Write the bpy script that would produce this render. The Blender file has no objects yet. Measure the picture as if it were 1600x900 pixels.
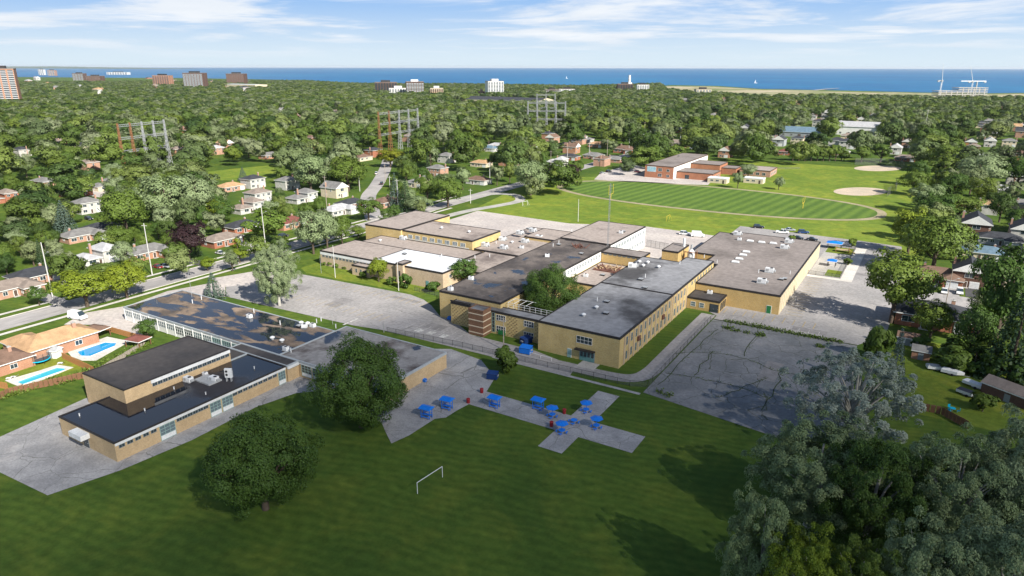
import bpy, math, random
import numpy as np
from mathutils import Vector, Matrix

random.seed(7); rng = np.random.default_rng(7)
R = math.radians
scene = bpy.context.scene
COL = scene.collection

# ------------------------------------------------------------------ camera
# World frame: X runs along the school fronts, Y runs away along the school's long walls.
FPX, HZ, CAMZ, AX = 1067.0, 104.5, 70.0, R(58.6)
CX, CY = 57.2, -143.62
TH = math.atan((450 - HZ) / FPX); ST, CT = math.sin(TH), math.cos(TH)
SA, CA = math.sin(AX), math.cos(AX)
ROLL = -3.0 / 1600

def P(px, py, z=0.0):
    """ground position (at height z) of a photo point"""
    u = (px - 800) / FPX; v = (py - 450) / FPX - u * ROLL
    k = (CAMZ - z) / (ST + v * CT)
    x, y = u * k, (CT - v * ST) * k
    return (CX + x * SA - y * CA, CY + x * CA + y * SA)

def proj(x, y, z=0.0):
    dx, dy = x - CX, y - CY
    cx, cy = dx * SA + dy * CA, -dx * CA + dy * SA
    h = CAMZ - z
    dep = cy * CT + h * ST
    if dep < 1: return (-9999, -9999, dep)
    u = cx / dep; v = (h * CT - cy * ST) / dep
    return (800 + FPX * u, 450 + FPX * (v + u * ROLL), dep)

def top_z(x, y, py):
    """height above (x, y) that reaches photo row py"""
    dx, dy = x - CX, y - CY
    cy = -dx * CA + dy * SA
    return CAMZ - cy * math.tan(TH + math.atan((py - 450) / FPX))

cam_d = bpy.data.cameras.new('camera'); cam = bpy.data.objects.new('camera', cam_d); COL.objects.link(cam)
cam_d.sensor_width = 36; cam_d.lens = 36 * FPX / 1600; cam_d.clip_start = 1; cam_d.clip_end = 120000
cam.location = (CX, CY, CAMZ)
fwd = Vector((-CA * CT, SA * CT, -ST)); rgt = Vector((SA, CA, 0)); upv = rgt.cross(fwd)
rr = -ROLL
r2 = rgt * math.cos(rr) + upv * math.sin(rr); u2 = upv * math.cos(rr) - rgt * math.sin(rr)
cam.rotation_euler = Matrix((r2, u2, -fwd)).transposed().to_euler()
scene.camera = cam
scene.render.resolution_x, scene.render.resolution_y = 1024, 576

# ------------------------------------------------------------------ sky, sun, exposure
SUN_EL = R(36); SUN_DIR = Vector((0.936 * math.cos(SUN_EL), -0.352 * math.cos(SUN_EL), math.sin(SUN_EL))).normalized()
w = bpy.data.worlds.new('World'); scene.world = w; w.use_nodes = True
nt = w.node_tree; nt.nodes.clear(); N = nt.nodes.new; L = nt.links.new
sky = N('ShaderNodeTexSky'); sky.sky_type = 'NISHITA'; sky.sun_disc = False
sky.sun_elevation = SUN_EL; sky.sun_rotation = math.atan2(SUN_DIR.x, SUN_DIR.y)
sky.altitude = 100; sky.air_density = 1.0; sky.dust_density = 0.6; sky.ozone_density = 2.2
tc = N('ShaderNodeTexCoord'); sp = N('ShaderNodeSeparateXYZ'); L(tc.outputs['Generated'], sp.inputs[0])
def wm(op, a, b=None):
    n = N('ShaderNodeMath'); n.operation = op
    for i, q in enumerate((a, b)):
        if q is None: continue
        if isinstance(q, (int, float)): n.inputs[i].default_value = q
        else: L(q, n.inputs[i])
    return n.outputs[0]
zz = wm('ADD', wm('MAXIMUM', sp.outputs['Z'], 0.0), 0.045)
cb = N('ShaderNodeCombineXYZ'); L(wm('DIVIDE', sp.outputs['X'], zz), cb.inputs[0]); L(wm('DIVIDE', sp.outputs['Y'], zz), cb.inputs[1])
nz = N('ShaderNodeTexNoise'); nz.inputs['Scale'].default_value = 0.33; nz.inputs['Detail'].default_value = 9; nz.inputs['Roughness'].default_value = 0.6
nz.inputs['Distortion'].default_value = 0.35
L(cb.outputs[0], nz.inputs['Vector'])
mr = N('ShaderNodeMapRange'); mr.interpolation_type = 'SMOOTHSTEP'
mr.inputs['From Min'].default_value = 0.46; mr.inputs['From Max'].default_value = 0.62; mr.inputs['To Max'].default_value = 0.95
L(nz.outputs['Fac'], mr.inputs['Value'])
nz2 = N('ShaderNodeTexNoise'); nz2.inputs['Scale'].default_value = 0.8; nz2.inputs['Detail'].default_value = 6; L(cb.outputs[0], nz2.inputs['Vector'])
ccol = N('ShaderNodeMix'); ccol.data_type = 'RGBA'; L(nz2.outputs['Fac'], ccol.inputs[0])
ccol.inputs[6].default_value = (5.8, 6.5, 7.4, 1); ccol.inputs[7].default_value = (8.8, 8.9, 9.0, 1)
hz = N('ShaderNodeMapRange'); hz.interpolation_type = 'SMOOTHSTEP'; L(sp.outputs['Z'], hz.inputs['Value'])
hz.inputs['From Min'].default_value = 0.0; hz.inputs['From Max'].default_value = 0.045
def grad(lo, hi, a, b):
    g = N('ShaderNodeMapRange'); g.interpolation_type = 'SMOOTHSTEP'; L(sp.outputs['Z'], g.inputs['Value'])
    for k, q in (('From Min', lo), ('From Max', hi), ('To Min', a), ('To Max', b)): g.inputs[k].default_value = q
    return g.outputs[0]
s1 = N('ShaderNodeMix'); s1.data_type = 'RGBA'; L(grad(0.0, 0.11, 0, 1), s1.inputs[0]); s1.inputs[6].default_value = (6.0, 7.1, 7.9, 1); s1.inputs[7].default_value = (2.3, 4.3, 7.6, 1)
s2 = N('ShaderNodeMix'); s2.data_type = 'RGBA'; L(grad(0.08, 0.32, 0, 1), s2.inputs[0]); L(s1.outputs[2], s2.inputs[6]); L(sky.outputs[0], s2.inputs[7])
mx = N('ShaderNodeMix'); mx.data_type = 'RGBA'
L(wm('MULTIPLY', wm('MULTIPLY', mr.outputs[0], hz.outputs[0]), grad(0.08, 0.35, 1, .25)), mx.inputs[0]); L(s2.outputs[2], mx.inputs[6]); L(ccol.outputs[2], mx.inputs[7])
bg = N('ShaderNodeBackground'); bg.inputs['Strength'].default_value = 0.062; L(mx.outputs[2], bg.inputs['Color'])
wo = N('ShaderNodeOutputWorld'); L(bg.outputs[0], wo.inputs['Surface'])

sl = bpy.data.lights.new('sun', 'SUN'); sl.energy = 4.8; sl.angle = R(0.5); sl.color = (1.0, 0.95, 0.86)
sun = bpy.data.objects.new('sun', sl); COL.objects.link(sun)
sun.rotation_euler = (-SUN_DIR).to_track_quat('-Z', 'Y').to_euler(); sun.location = (0, 0, 300)
vs = scene.view_settings; vs.view_transform = 'Standard'; vs.look = 'None'; vs.exposure = 0.95; vs.gamma = 1; vs.use_curve_mapping = False

# ------------------------------------------------------------------ materials
MATS = {}
def mat(name, col, rough=0.85, spec=0.3, noise=0.0, scale=1.0, col2=None, detail=6, metal=0.0, bump=0.0, stretch=(1, 1, 1), lo=0.35, hi=0.65, trans=0.0, coord='Object', wet=None):
    """plain procedural surface: two colours mixed by noise"""
    m = bpy.data.materials.new(name); m.use_nodes = True; t = m.node_tree; n = t.nodes; b = n['Principled BSDF']
    b.inputs['Roughness'].default_value = rough; b.inputs['Specular IOR Level'].default_value = spec; b.inputs['Metallic'].default_value = metal
    b.inputs['Base Color'].default_value = (*col, 1)
    if col2 is not None or noise or bump or wet:
        c = n.new('ShaderNodeTexCoord'); mp = n.new('ShaderNodeMapping'); mp.inputs['Scale'].default_value = stretch
        if coord == 'World':
            g = n.new('ShaderNodeNewGeometry'); t.links.new(g.outputs['Position'], mp.inputs['Vector'])
        else: t.links.new(c.outputs[coord], mp.inputs['Vector'])
        z = n.new('ShaderNodeTexNoise'); z.inputs['Scale'].default_value = scale; z.inputs['Detail'].default_value = detail; z.inputs['Roughness'].default_value = 0.62
        t.links.new(mp.outputs[0], z.inputs['Vector'])
        c2 = col2 if col2 is not None else tuple(x * (1 - noise) for x in col)
        r = n.new('ShaderNodeMapRange'); r.interpolation_type = 'SMOOTHSTEP'; r.inputs['From Min'].default_value = lo; r.inputs['From Max'].default_value = hi
        t.links.new(z.outputs['Fac'], r.inputs['Value'])
        x = n.new('ShaderNodeMix'); x.data_type = 'RGBA'; x.inputs[6].default_value = (*col, 1); x.inputs[7].default_value = (*c2, 1)
        t.links.new(r.outputs[0], x.inputs[0]); out = x.outputs[2]
        # fine grain on top
        z2 = n.new('ShaderNodeTexNoise'); z2.inputs['Scale'].default_value = scale * 14; z2.inputs['Detail'].default_value = 4; t.links.new(mp.outputs[0], z2.inputs['Vector'])
        h = n.new('ShaderNodeMapRange'); h.inputs['From Min'].default_value = 0.25; h.inputs['From Max'].default_value = 0.75; h.inputs['To Min'].default_value = 0.8; h.inputs['To Max'].default_value = 1.2
        t.links.new(z2.outputs['Fac'], h.inputs['Value'])
        k = n.new('ShaderNodeMix'); k.data_type = 'RGBA'; k.blend_type = 'MULTIPLY'; k.inputs[0].default_value = 1
        t.links.new(out, k.inputs[6]); t.links.new(h.outputs[0], k.inputs[7]); out = k.outputs[2]
        if wet:      # standing water: where a broad noise is low the roof is dark, smooth and mirror-like
            wz = n.new('ShaderNodeTexNoise'); wz.inputs['Scale'].default_value = wet['scale']; wz.inputs['Detail'].default_value = 5; wz.inputs['Distortion'].default_value = 0.4
            wmp = n.new('ShaderNodeMapping'); wmp.inputs['Scale'].default_value = wet.get('stretch', (1, 1, 1)); wmp.inputs['Location'].default_value = wet.get('off', (0, 0, 0))
            t.links.new(c.outputs['Object'], wmp.inputs['Vector']); t.links.new(wmp.outputs[0], wz.inputs['Vector'])
            wr = n.new('ShaderNodeMapRange'); wr.interpolation_type = 'SMOOTHSTEP'; wr.inputs['From Min'].default_value = wet['lo']; wr.inputs['From Max'].default_value = wet['hi']
            t.links.new(wz.outputs['Fac'], wr.inputs['Value'])
            fac = wr.outputs[0]
            wx = n.new('ShaderNodeMix'); wx.data_type = 'RGBA'; t.links.new(fac, wx.inputs[0]); t.links.new(out, wx.inputs[6]); wx.inputs[7].default_value = (*wet['col'], 1); out = wx.outputs[2]
            rx = n.new('ShaderNodeMapRange'); rx.inputs['To Min'].default_value = rough; rx.inputs['To Max'].default_value = 0.04; t.links.new(fac, rx.inputs['Value']); t.links.new(rx.outputs[0], b.inputs['Roughness'])
            sx = n.new('ShaderNodeMapRange'); sx.inputs['To Min'].default_value = spec; sx.inputs['To Max'].default_value = 0.62; t.links.new(fac, sx.inputs['Value']); t.links.new(sx.outputs[0], b.inputs['Specular IOR Level'])
        t.links.new(out, b.inputs['Base Color'])
        if bump:
            bp = n.new('ShaderNodeBump'); bp.inputs['Strength'].default_value = bump; bp.inputs['Distance'].default_value = 0.1
            t.links.new(z2.outputs['Fac'], bp.inputs['Height']); t.links.new(bp.outputs[0], b.inputs['Normal'])
    MATS[name] = m
    return m
M = MATS

def leaf_mat(name, stops, trans=0.25):
    """foliage: hue picked per tree, lighter and darker leaves within it"""
    m = bpy.data.materials.new(name); m.use_nodes = True; t = m.node_tree; n = t.nodes; n.clear()
    oi = n.new('ShaderNodeObjectInfo'); cr = n.new('ShaderNodeValToRGB'); cr.color_ramp.interpolation = 'LINEAR'
    e = cr.color_ramp.elements
    for i, c in enumerate(stops):
        q = e[i] if i < 2 else e.new(1.0)
        q.position = i / max(1, len(stops) - 1); q.color = (*c, 1)
    t.links.new(oi.outputs['Random'], cr.inputs[0])
    g = n.new('ShaderNodeNewGeometry')
    mrn = n.new('ShaderNodeMapRange'); mrn.inputs['To Min'].default_value = 0.84; mrn.inputs['To Max'].default_value = 1.18
    t.links.new(g.outputs['Random Per Island'], mrn.inputs['Value'])
    k = n.new('ShaderNodeMix'); k.data_type = 'RGBA'; k.blend_type = 'MULTIPLY'; k.inputs[0].default_value = 1
    t.links.new(cr.outputs[0], k.inputs[6]); t.links.new(mrn.outputs[0], k.inputs[7])
    d = n.new('ShaderNodeBsdfPrincipled'); d.inputs['Roughness'].default_value = 0.6; d.inputs['Specular IOR Level'].default_value = 0.25
    tr = n.new('ShaderNodeBsdfTranslucent'); t.links.new(k.outputs[2], d.inputs['Base Color']); t.links.new(k.outputs[2], tr.inputs['Color'])
    ms = n.new('ShaderNodeMixShader'); ms.inputs[0].default_value = trans; t.links.new(d.outputs[0], ms.inputs[1]); t.links.new(tr.outputs[0], ms.inputs[2])
    o = n.new('ShaderNodeOutputMaterial'); t.links.new(ms.outputs[0], o.inputs['Surface'])
    MATS[name] = m
    return m

mat('grass', (0.095, 0.145, 0.022), 0.95, 0.1, col2=(0.062, 0.108, 0.018), scale=0.035, bump=0.3, coord='World')
mat('lawn', (0.15, 0.19, 0.026), 0.95, 0.1, col2=(0.11, 0.16, 0.022), scale=0.05, bump=0.3, coord='World')
mat('meadow', (0.175, 0.23, 0.034), 0.95, 0.1, col2=(0.125, 0.185, 0.027), scale=0.02, coord='World')
mat('asphalt', (0.34, 0.32, 0.31), 0.9, 0.2, col2=(0.26, 0.25, 0.245), scale=0.08, coord='World', bump=0.2)
mat('old_asphalt', (0.22, 0.22, 0.225), 0.9, 0.2, col2=(0.155, 0.16, 0.165), scale=0.1, coord='World', bump=0.3)
mat('pale_asphalt', (0.48, 0.435, 0.4), 0.9, 0.2, col2=(0.4, 0.36, 0.34), scale=0.06, coord='World')
mat('road', (0.36, 0.34, 0.33), 0.9, 0.2, col2=(0.29, 0.275, 0.27), scale=0.06, stretch=(1, 0.15, 1), coord='World')
mat('dark_asphalt', (0.055, 0.055, 0.058), 0.85, 0.3, col2=(0.08, 0.08, 0.08), scale=0.3)
mat('concrete', (0.42, 0.4, 0.37), 0.9, 0.2, col2=(0.32, 0.31, 0.29), scale=0.15, coord='World', bump=0.2)
mat('slab', (0.37, 0.36, 0.355), 0.9, 0.2, col2=(0.27, 0.265, 0.265), scale=0.2, coord='World', bump=0.2)
mat('white_concrete', (0.6, 0.57, 0.52), 0.85, 0.2, col2=(0.5, 0.47, 0.43), scale=0.2)
mat('dirt_track', (0.34, 0.29, 0.19), 0.95, 0.1, col2=(0.27, 0.24, 0.15), scale=0.08, coord='World')
mat('infield', (0.52, 0.42, 0.32), 0.95, 0.1, col2=(0.42, 0.36, 0.28), scale=0.1, coord='World')
mat('sand', (0.42, 0.36, 0.25), 0.95, 0.1, col2=(0.16, 0.19, 0.07), scale=0.006, coord='World')
mat('line_white', (0.62, 0.6, 0.56), 0.8, noise=0.5, scale=1.2)
mat('line_yellow', (0.5, 0.38, 0.18), 0.8, noise=0.4, scale=1.2)
mat('crack', (0.04, 0.042, 0.03), 0.95, 0.1, col2=(0.05, 0.075, 0.02), scale=0.3, coord='World')
def brick(name, c1, c2, mortar, bw=0.42, bh=0.14):
    m = mat(name, c1, 0.9, 0.15, col2=tuple(x * 0.86 for x in c1), scale=0.35)
    t = m.node_tree; n = t.nodes; b = n['Principled BSDF']; old = b.inputs['Base Color'].links[0].from_socket
    c = n.new('ShaderNodeTexCoord'); s = n.new('ShaderNodeSeparateXYZ'); t.links.new(c.outputs['Object'], s.inputs[0])
    a = n.new('ShaderNodeMath'); a.operation = 'ADD'; t.links.new(s.outputs[0], a.inputs[0]); t.links.new(s.outputs[1], a.inputs[1])
    v = n.new('ShaderNodeCombineXYZ'); t.links.new(a.outputs[0], v.inputs[0]); t.links.new(s.outputs[2], v.inputs[1])
    bt = n.new('ShaderNodeTexBrick'); bt.inputs['Scale'].default_value = 1; bt.inputs['Brick Width'].default_value = bw; bt.inputs['Row Height'].default_value = bh; bt.inputs['Mortar Size'].default_value = 0.012
    bt.inputs['Color1'].default_value = (1, 1, 1, 1); bt.inputs['Color2'].default_value = tuple(y / x for x, y in zip(c1, c2)) + (1,); bt.inputs['Mortar'].default_value = tuple(y / x for x, y in zip(c1, mortar)) + (1,)
    t.links.new(v.outputs[0], bt.inputs['Vector'])
    k = n.new('ShaderNodeMix'); k.data_type = 'RGBA'; k.blend_type = 'MULTIPLY'; k.inputs[0].default_value = 1
    t.links.new(old, k.inputs[6]); t.links.new(bt.outputs[0], k.inputs[7]); t.links.new(k.outputs[2], b.inputs['Base Color'])
    return m
brick('yellow_brick', (0.57, 0.43, 0.18), (0.49, 0.34, 0.12), (0.46, 0.4, 0.29))
brick('gold_brick', (0.52, 0.36, 0.14), (0.46, 0.3, 0.11), (0.4, 0.33, 0.2))
brick('pale_brick', (0.52, 0.4, 0.27), (0.46, 0.34, 0.22), (0.45, 0.38, 0.3))
brick('tan_brick', (0.52, 0.38, 0.22), (0.47, 0.33, 0.18), (0.45, 0.36, 0.25))
brick('brown_brick', (0.19, 0.095, 0.055), (0.15, 0.075, 0.045), (0.22, 0.16, 0.11))
brick('red_brick', (0.36, 0.13, 0.07), (0.3, 0.1, 0.055), (0.3, 0.2, 0.15))
brick('orange_brick', (0.42, 0.21, 0.13), (0.36, 0.17, 0.1), (0.38, 0.27, 0.2))
brick('school_orange_brick', (0.4, 0.18, 0.105), (0.34, 0.145, 0.085), (0.4, 0.2, 0.12))
brick('dark_brick', (0.14, 0.075, 0.055), (0.11, 0.06, 0.045), (0.14, 0.1, 0.08))
mat('cream_stone', (0.55, 0.45, 0.33), 0.85, noise=0.15, scale=1)
mat('pink_brick', (0.42, 0.25, 0.18), 0.9, noise=0.2, scale=0.8)
mat('white_wall', (0.72, 0.71, 0.68), 0.8, noise=0.1, scale=0.4)
mat('off_white_siding', (0.5, 0.485, 0.455), 0.85, noise=0.2, scale=0.6)
mat('cream_wall', (0.58, 0.5, 0.36), 0.85, noise=0.1, scale=0.4)
mat('grey_siding', (0.3, 0.32, 0.34), 0.8, noise=0.15, scale=0.5)
mat('roof_gravel', (0.235, 0.205, 0.19), 0.95, 0.15, col2=(0.15, 0.13, 0.12), lo=.45, hi=.75, scale=0.05, bump=0.3, coord='World')
mat('roof_pink', (0.33, 0.28, 0.25), 0.95, 0.15, col2=(0.14, 0.115, 0.105), scale=0.06, bump=0.3, coord='World', lo=0.5, hi=0.74)
mat('roof_grey', (0.25, 0.25, 0.26), 0.9, 0.2, col2=(0.07, 0.068, 0.07), scale=0.05, bump=0.3, coord='World', lo=0.46, hi=0.66)
mat('roof_white', (0.66, 0.67, 0.69), 0.75, 0.3, col2=(0.55, 0.56, 0.58), scale=0.1)
mat('roof_dark', (0.075, 0.066, 0.062), 0.8, 0.35, col2=(0.035, 0.033, 0.035), scale=0.06, coord='World', bump=0.2)
mat('roof_stained', (0.16, 0.135, 0.12), 0.9, 0.25, col2=(0.06, 0.052, 0.05), scale=0.09, coord='World', wet=dict(scale=0.13, lo=0.6, hi=0.66, col=(0.02, 0.022, 0.03)))
mat('roof_wet', (0.035, 0.03, 0.031), 0.7, 0.4, col2=(0.028, 0.026, 0.03), scale=0.1, wet=dict(scale=0.06, lo=0.3, hi=0.47, col=(0.006, 0.008, 0.016), off=(3, 5, 0)))
mat('roof_puddled', (0.27, 0.2, 0.145), 0.9, 0.2, col2=(0.1, 0.08, 0.065), scale=0.14, wet=dict(scale=0.24, lo=0.42, hi=0.52, col=(0.008, 0.011, 0.024), stretch=(0.45, 1.1, 1), off=(2.2, 0.6, 0)))
mat('roof_pad', (0.25, 0.24, 0.235), 0.9, 0.2, col2=(0.075, 0.06, 0.055), scale=0.08, lo=0.46, hi=0.62, wet=dict(scale=0.1, lo=0.58, hi=0.64, col=(0.02, 0.02, 0.028), off=(4, 1, 0)))
mat('fascia_dark', (0.03, 0.026, 0.025), 0.6, noise=0.2)
mat('fascia_brown', (0.09, 0.06, 0.045), 0.7, noise=0.2)
mat('fascia_white', (0.68, 0.69, 0.69), 0.6, noise=0.15, scale=0.5)
mat('fascia_grey', (0.35, 0.38, 0.4), 0.6, noise=0.15)
mat('teal_panel', (0.13, 0.28, 0.27), 0.5, noise=0.15)
mat('pale_teal', (0.3, 0.45, 0.42), 0.55, noise=0.15)
mat('door_green', (0.02, 0.16, 0.05), 0.5, noise=0.1)
mat('frame_white', (0.7, 0.7, 0.68), 0.6)
mat('frame_grey', (0.22, 0.24, 0.25), 0.5)
mat('glass', (0.03, 0.045, 0.055), 0.08, 0.7)
mat('glass_pale', (0.12, 0.16, 0.18), 0.12, 0.7)
mat('metal_grey', (0.36, 0.37, 0.38), 0.5, 0.5, noise=0.2, scale=1.5)
mat('metal_white', (0.68, 0.69, 0.7), 0.5, 0.4, noise=0.15, scale=1.5)
mat('galvanised', (0.3, 0.31, 0.32), 0.45, 0.5, noise=0.2, scale=0.5)
mat('rust', (0.26, 0.12, 0.055), 0.9, noise=0.35, scale=1)
mat('rust_heap', (0.17, 0.08, 0.06), 0.9, noise=0.4, scale=1)
mat('plywood', (0.45, 0.33, 0.2), 0.9, noise=0.3, scale=0.8)
mat('pole_wood', (0.36, 0.31, 0.26), 0.9, noise=0.3, scale=2)
mat('pole_concrete', (0.55, 0.54, 0.51), 0.85, noise=0.15, scale=2)
mat('fence_wood', (0.2, 0.1, 0.055), 0.9, noise=0.35, scale=0.8)
mat('fence_orange', (0.42, 0.2, 0.07), 0.9, noise=0.25, scale=0.8)
mat('black_metal', (0.02, 0.02, 0.022), 0.5)
mat('bark', (0.1, 0.075, 0.055), 0.95, noise=0.4, scale=2)
mat('pale_bark', (0.42, 0.4, 0.36), 0.9, noise=0.35, scale=2)
mat('shelter_blue', (0.005, 0.19, 0.75), 0.45, 0.4, noise=0.1)
mat('bin_red', (0.3, 0.02, 0.025), 0.6, noise=0.15)
mat('dumpster_blue', (0.01, 0.04, 0.16), 0.55, noise=0.2)
mat('bright_blue', (0.01, 0.16, 0.62), 0.45, noise=0.1)
mat('turquoise', (0.0, 0.42, 0.62), 0.5, noise=0.1)
mat('mural_blue', (0.16, 0.38, 0.48), 0.6, noise=0.4, scale=0.8, col2=(0.4, 0.5, 0.52))
mat('goal_yellow', (0.62, 0.45, 0.05), 0.5)
mat('pool_water', (0.0, 0.27, 0.55), 0.06, 0.5)
mat('pool_aqua', (0.02, 0.4, 0.5), 0.06, 0.5)
mat('tarp_black', (0.03, 0.035, 0.05), 0.7)
for nm, c in dict(shingle_tan=(0.46, 0.29, 0.16), shingle_brown=(0.18, 0.115, 0.085), shingle_grey=(0.2, 0.195, 0.19), shingle_charcoal=(0.05, 0.053, 0.062), shingle_light=(0.42, 0.42, 0.43), shingle_taupe=(0.25, 0.205, 0.175), shingle_blue=(0.13, 0.2, 0.26), shingle_red=(0.2, 0.075, 0.06)).items():
    mat(nm, c, 0.9, 0.2, col2=tuple(x * 0.75 for x in c), scale=0.5, bump=0.3)
for nm, c in dict(paint_white=(0.72, 0.72, 0.72), paint_black=(0.015, 0.016, 0.02), paint_silver=(0.4, 0.42, 0.44), paint_red=(0.25, 0.02, 0.02), paint_blue=(0.02, 0.05, 0.14), paint_maroon=(0.11, 0.015, 0.03)).items():
    mat(nm, c, 0.25, 0.5)
mat('tyre', (0.018, 0.018, 0.018), 0.9)
mat('lamp_glass', (0.7, 0.7, 0.65), 0.2)
mat('tail_red', (0.4, 0.01, 0.01), 0.3)
# mown stripes across the sports field
m = mat('striped_field', (0.125, 0.195, 0.036), 0.95, 0.1, col2=(0.11, 0.175, 0.032), scale=0.04, coord='World')
t = m.node_tree; n = t.nodes; b = n['Principled BSDF']; old = b.inputs['Base Color'].links[0].from_socket
g = n.new('ShaderNodeNewGeometry'); wv = n.new('ShaderNodeTexWave'); wv.bands_direction = 'X'; wv.inputs['Scale'].default_value = 0.05; wv.inputs['Distortion'].default_value = 0.3
mp = n.new('ShaderNodeMapping'); mp.inputs['Rotation'].default_value = (0, 0, R(8)); t.links.new(g.outputs['Position'], mp.inputs['Vector']); t.links.new(mp.outputs[0], wv.inputs['Vector'])
k = n.new('ShaderNodeMix'); k.data_type = 'RGBA'; k.blend_type = 'MULTIPLY'; t.links.new(wv.outputs['Fac'], k.inputs[0]); k.inputs[7].default_value = (0.6, 0.68, 0.75, 1)
t.links.new(old, k.inputs[6]); t.links.new(k.outputs[2], b.inputs['Base Color'])
# foreground grass: faint mower lines over broad patches
m = M['grass']; t = m.node_tree; n = t.nodes; b = n['Principled BSDF']; old = b.inputs['Base Color'].links[0].from_socket
g = n.new('ShaderNodeNewGeometry'); wv = n.new('ShaderNodeTexWave'); wv.bands_direction = 'Y'; wv.inputs['Scale'].default_value = 0.16; wv.inputs['Distortion'].default_value = 11; wv.inputs['Detail'].default_value = 3; wv.inputs['Detail Scale'].default_value = 0.35
mp = n.new('ShaderNodeMapping'); mp.inputs['Rotation'].default_value = (0, 0, R(-12)); t.links.new(g.outputs['Position'], mp.inputs['Vector']); t.links.new(mp.outputs[0], wv.inputs['Vector'])
k = n.new('ShaderNodeMix'); k.data_type = 'RGBA'; k.blend_type = 'MULTIPLY'; t.links.new(wv.outputs['Fac'], k.inputs[0]); k.inputs[7].default_value = (0.8, 0.86, 0.87, 1)
t.links.new(old, k.inputs[6]); t.links.new(k.outputs[2], b.inputs['Base Color'])
# dry and lush patches of many sizes in the turf
for nm_ in ('grass', 'lawn', 'meadow'):
    m = M[nm_]; t = m.node_tree; n = t.nodes; b = n['Principled BSDF']; old = b.inputs['Base Color'].links[0].from_socket; g = n.new('ShaderNodeNewGeometry')
    for sc_, lo_, hi_, cl_ in ((0.09, .48, .72, (1.6, 1.25, 1.2)), (0.5, .45, .7, (.8, .86, .85)), (2.2, .4, .7, (.82, .85, .8))):
        z = n.new('ShaderNodeTexNoise'); z.inputs['Scale'].default_value = sc_; z.inputs['Detail'].default_value = 5; z.inputs['Roughness'].default_value = .65; z.inputs['Distortion'].default_value = .5; t.links.new(g.outputs['Position'], z.inputs['Vector'])
        r = n.new('ShaderNodeMapRange'); r.inputs['From Min'].default_value = lo_; r.inputs['From Max'].default_value = hi_; t.links.new(z.outputs['Fac'], r.inputs['Value'])
        k = n.new('ShaderNodeMix'); k.data_type = 'RGBA'; k.blend_type = 'MULTIPLY'; t.links.new(r.outputs[0], k.inputs[0]); k.inputs[7].default_value = (*cl_, 1); t.links.new(old, k.inputs[6]); old = k.outputs[2]
    t.links.new(old, b.inputs['Base Color'])
# cracked old paving: wandering cracks between big plates
def cracks(m, scale, width, colr):
    t = m.node_tree; n = t.nodes; b = n['Principled BSDF']; old = b.inputs['Base Color'].links[0].from_socket
    g = n.new('ShaderNodeNewGeometry'); z = n.new('ShaderNodeTexNoise'); z.inputs['Scale'].default_value = 0.25; z.inputs['Detail'].default_value = 5
    t.links.new(g.outputs['Position'], z.inputs['Vector'])
    ad = n.new('ShaderNodeVectorMath'); ad.operation = 'MULTIPLY_ADD'; ad.inputs[1].default_value = (3, 3, 0); t.links.new(z.outputs['Color'], ad.inputs[0]); t.links.new(g.outputs['Position'], ad.inputs[2])
    v = n.new('ShaderNodeTexVoronoi'); v.feature = 'DISTANCE_TO_EDGE'; v.inputs['Scale'].default_value = scale; t.links.new(ad.outputs[0], v.inputs['Vector'])
    r = n.new('ShaderNodeMapRange'); r.inputs['From Min'].default_value = width; r.inputs['From Max'].default_value = width * 0.4; t.links.new(v.outputs['Distance'], r.inputs['Value'])
    k = n.new('ShaderNodeMix'); k.data_type = 'RGBA'; t.links.new(r.outputs[0], k.inputs[0]); k.inputs[7].default_value = (*colr, 1)
    t.links.new(old, k.inputs[6]); t.links.new(k.outputs[2], b.inputs['Base Color'])
for nm_ in ('asphalt', 'old_asphalt', 'slab', 'pale_asphalt', 'road'):     # oil marks, worn and bleached patches
    m = M[nm_]; t = m.node_tree; n = t.nodes; b = n['Principled BSDF']; old = b.inputs['Base Color'].links[0].from_socket; g = n.new('ShaderNodeNewGeometry')
    for sc_, lo_, hi_, cl_ in ((0.35, .56, .7, (.8, .79, .79)), (1.3, .6, .72, (.72, .72, .72)), (0.16, .55, .6, (1.12, 1.1, 1.08))):
        z = n.new('ShaderNodeTexNoise'); z.inputs['Scale'].default_value = sc_; z.inputs['Detail'].default_value = 6; z.inputs['Roughness'].default_value = .7; t.links.new(g.outputs['Position'], z.inputs['Vector'])
        r = n.new('ShaderNodeMapRange'); r.inputs['From Min'].default_value = lo_; r.inputs['From Max'].default_value = hi_; t.links.new(z.outputs['Fac'], r.inputs['Value'])
        k = n.new('ShaderNodeMix'); k.data_type = 'RGBA'; k.blend_type = 'MULTIPLY'; t.links.new(r.outputs[0], k.inputs[0]); k.inputs[7].default_value = (*cl_, 1); t.links.new(old, k.inputs[6]); old = k.outputs[2]
    t.links.new(old, b.inputs['Base Color'])
cracks(M['old_asphalt'], 0.13, 0.011, (0.09, 0.095, 0.075))
cracks(M['slab'], 0.12, 0.008, (0.19, 0.185, 0.175))
cracks(M['asphalt'], 0.07, 0.003, (0.2, 0.19, 0.18))
leaf_mat('leaf_mix', [(0.04, 0.078, 0.016), (0.11, 0.17, 0.026), (0.16, 0.21, 0.045), (0.055, 0.1, 0.018), (0.21, 0.25, 0.12), (0.042, 0.08, 0.02), (0.145, 0.195, 0.026), (0.22, 0.25, 0.14), (0.07, 0.12, 0.02)])
leaf_mat('leaf_green', [(0.085, 0.14, 0.022), (0.13, 0.185, 0.028)])
leaf_mat('leaf_dark', [(0.062, 0.115, 0.02), (0.075, 0.135, 0.024)])
leaf_mat('leaf_lime', [(0.16, 0.22, 0.018), (0.19, 0.235, 0.02)])
leaf_mat('leaf_gold', [(0.2, 0.2, 0.012), (0.17, 0.19, 0.015)])
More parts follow.
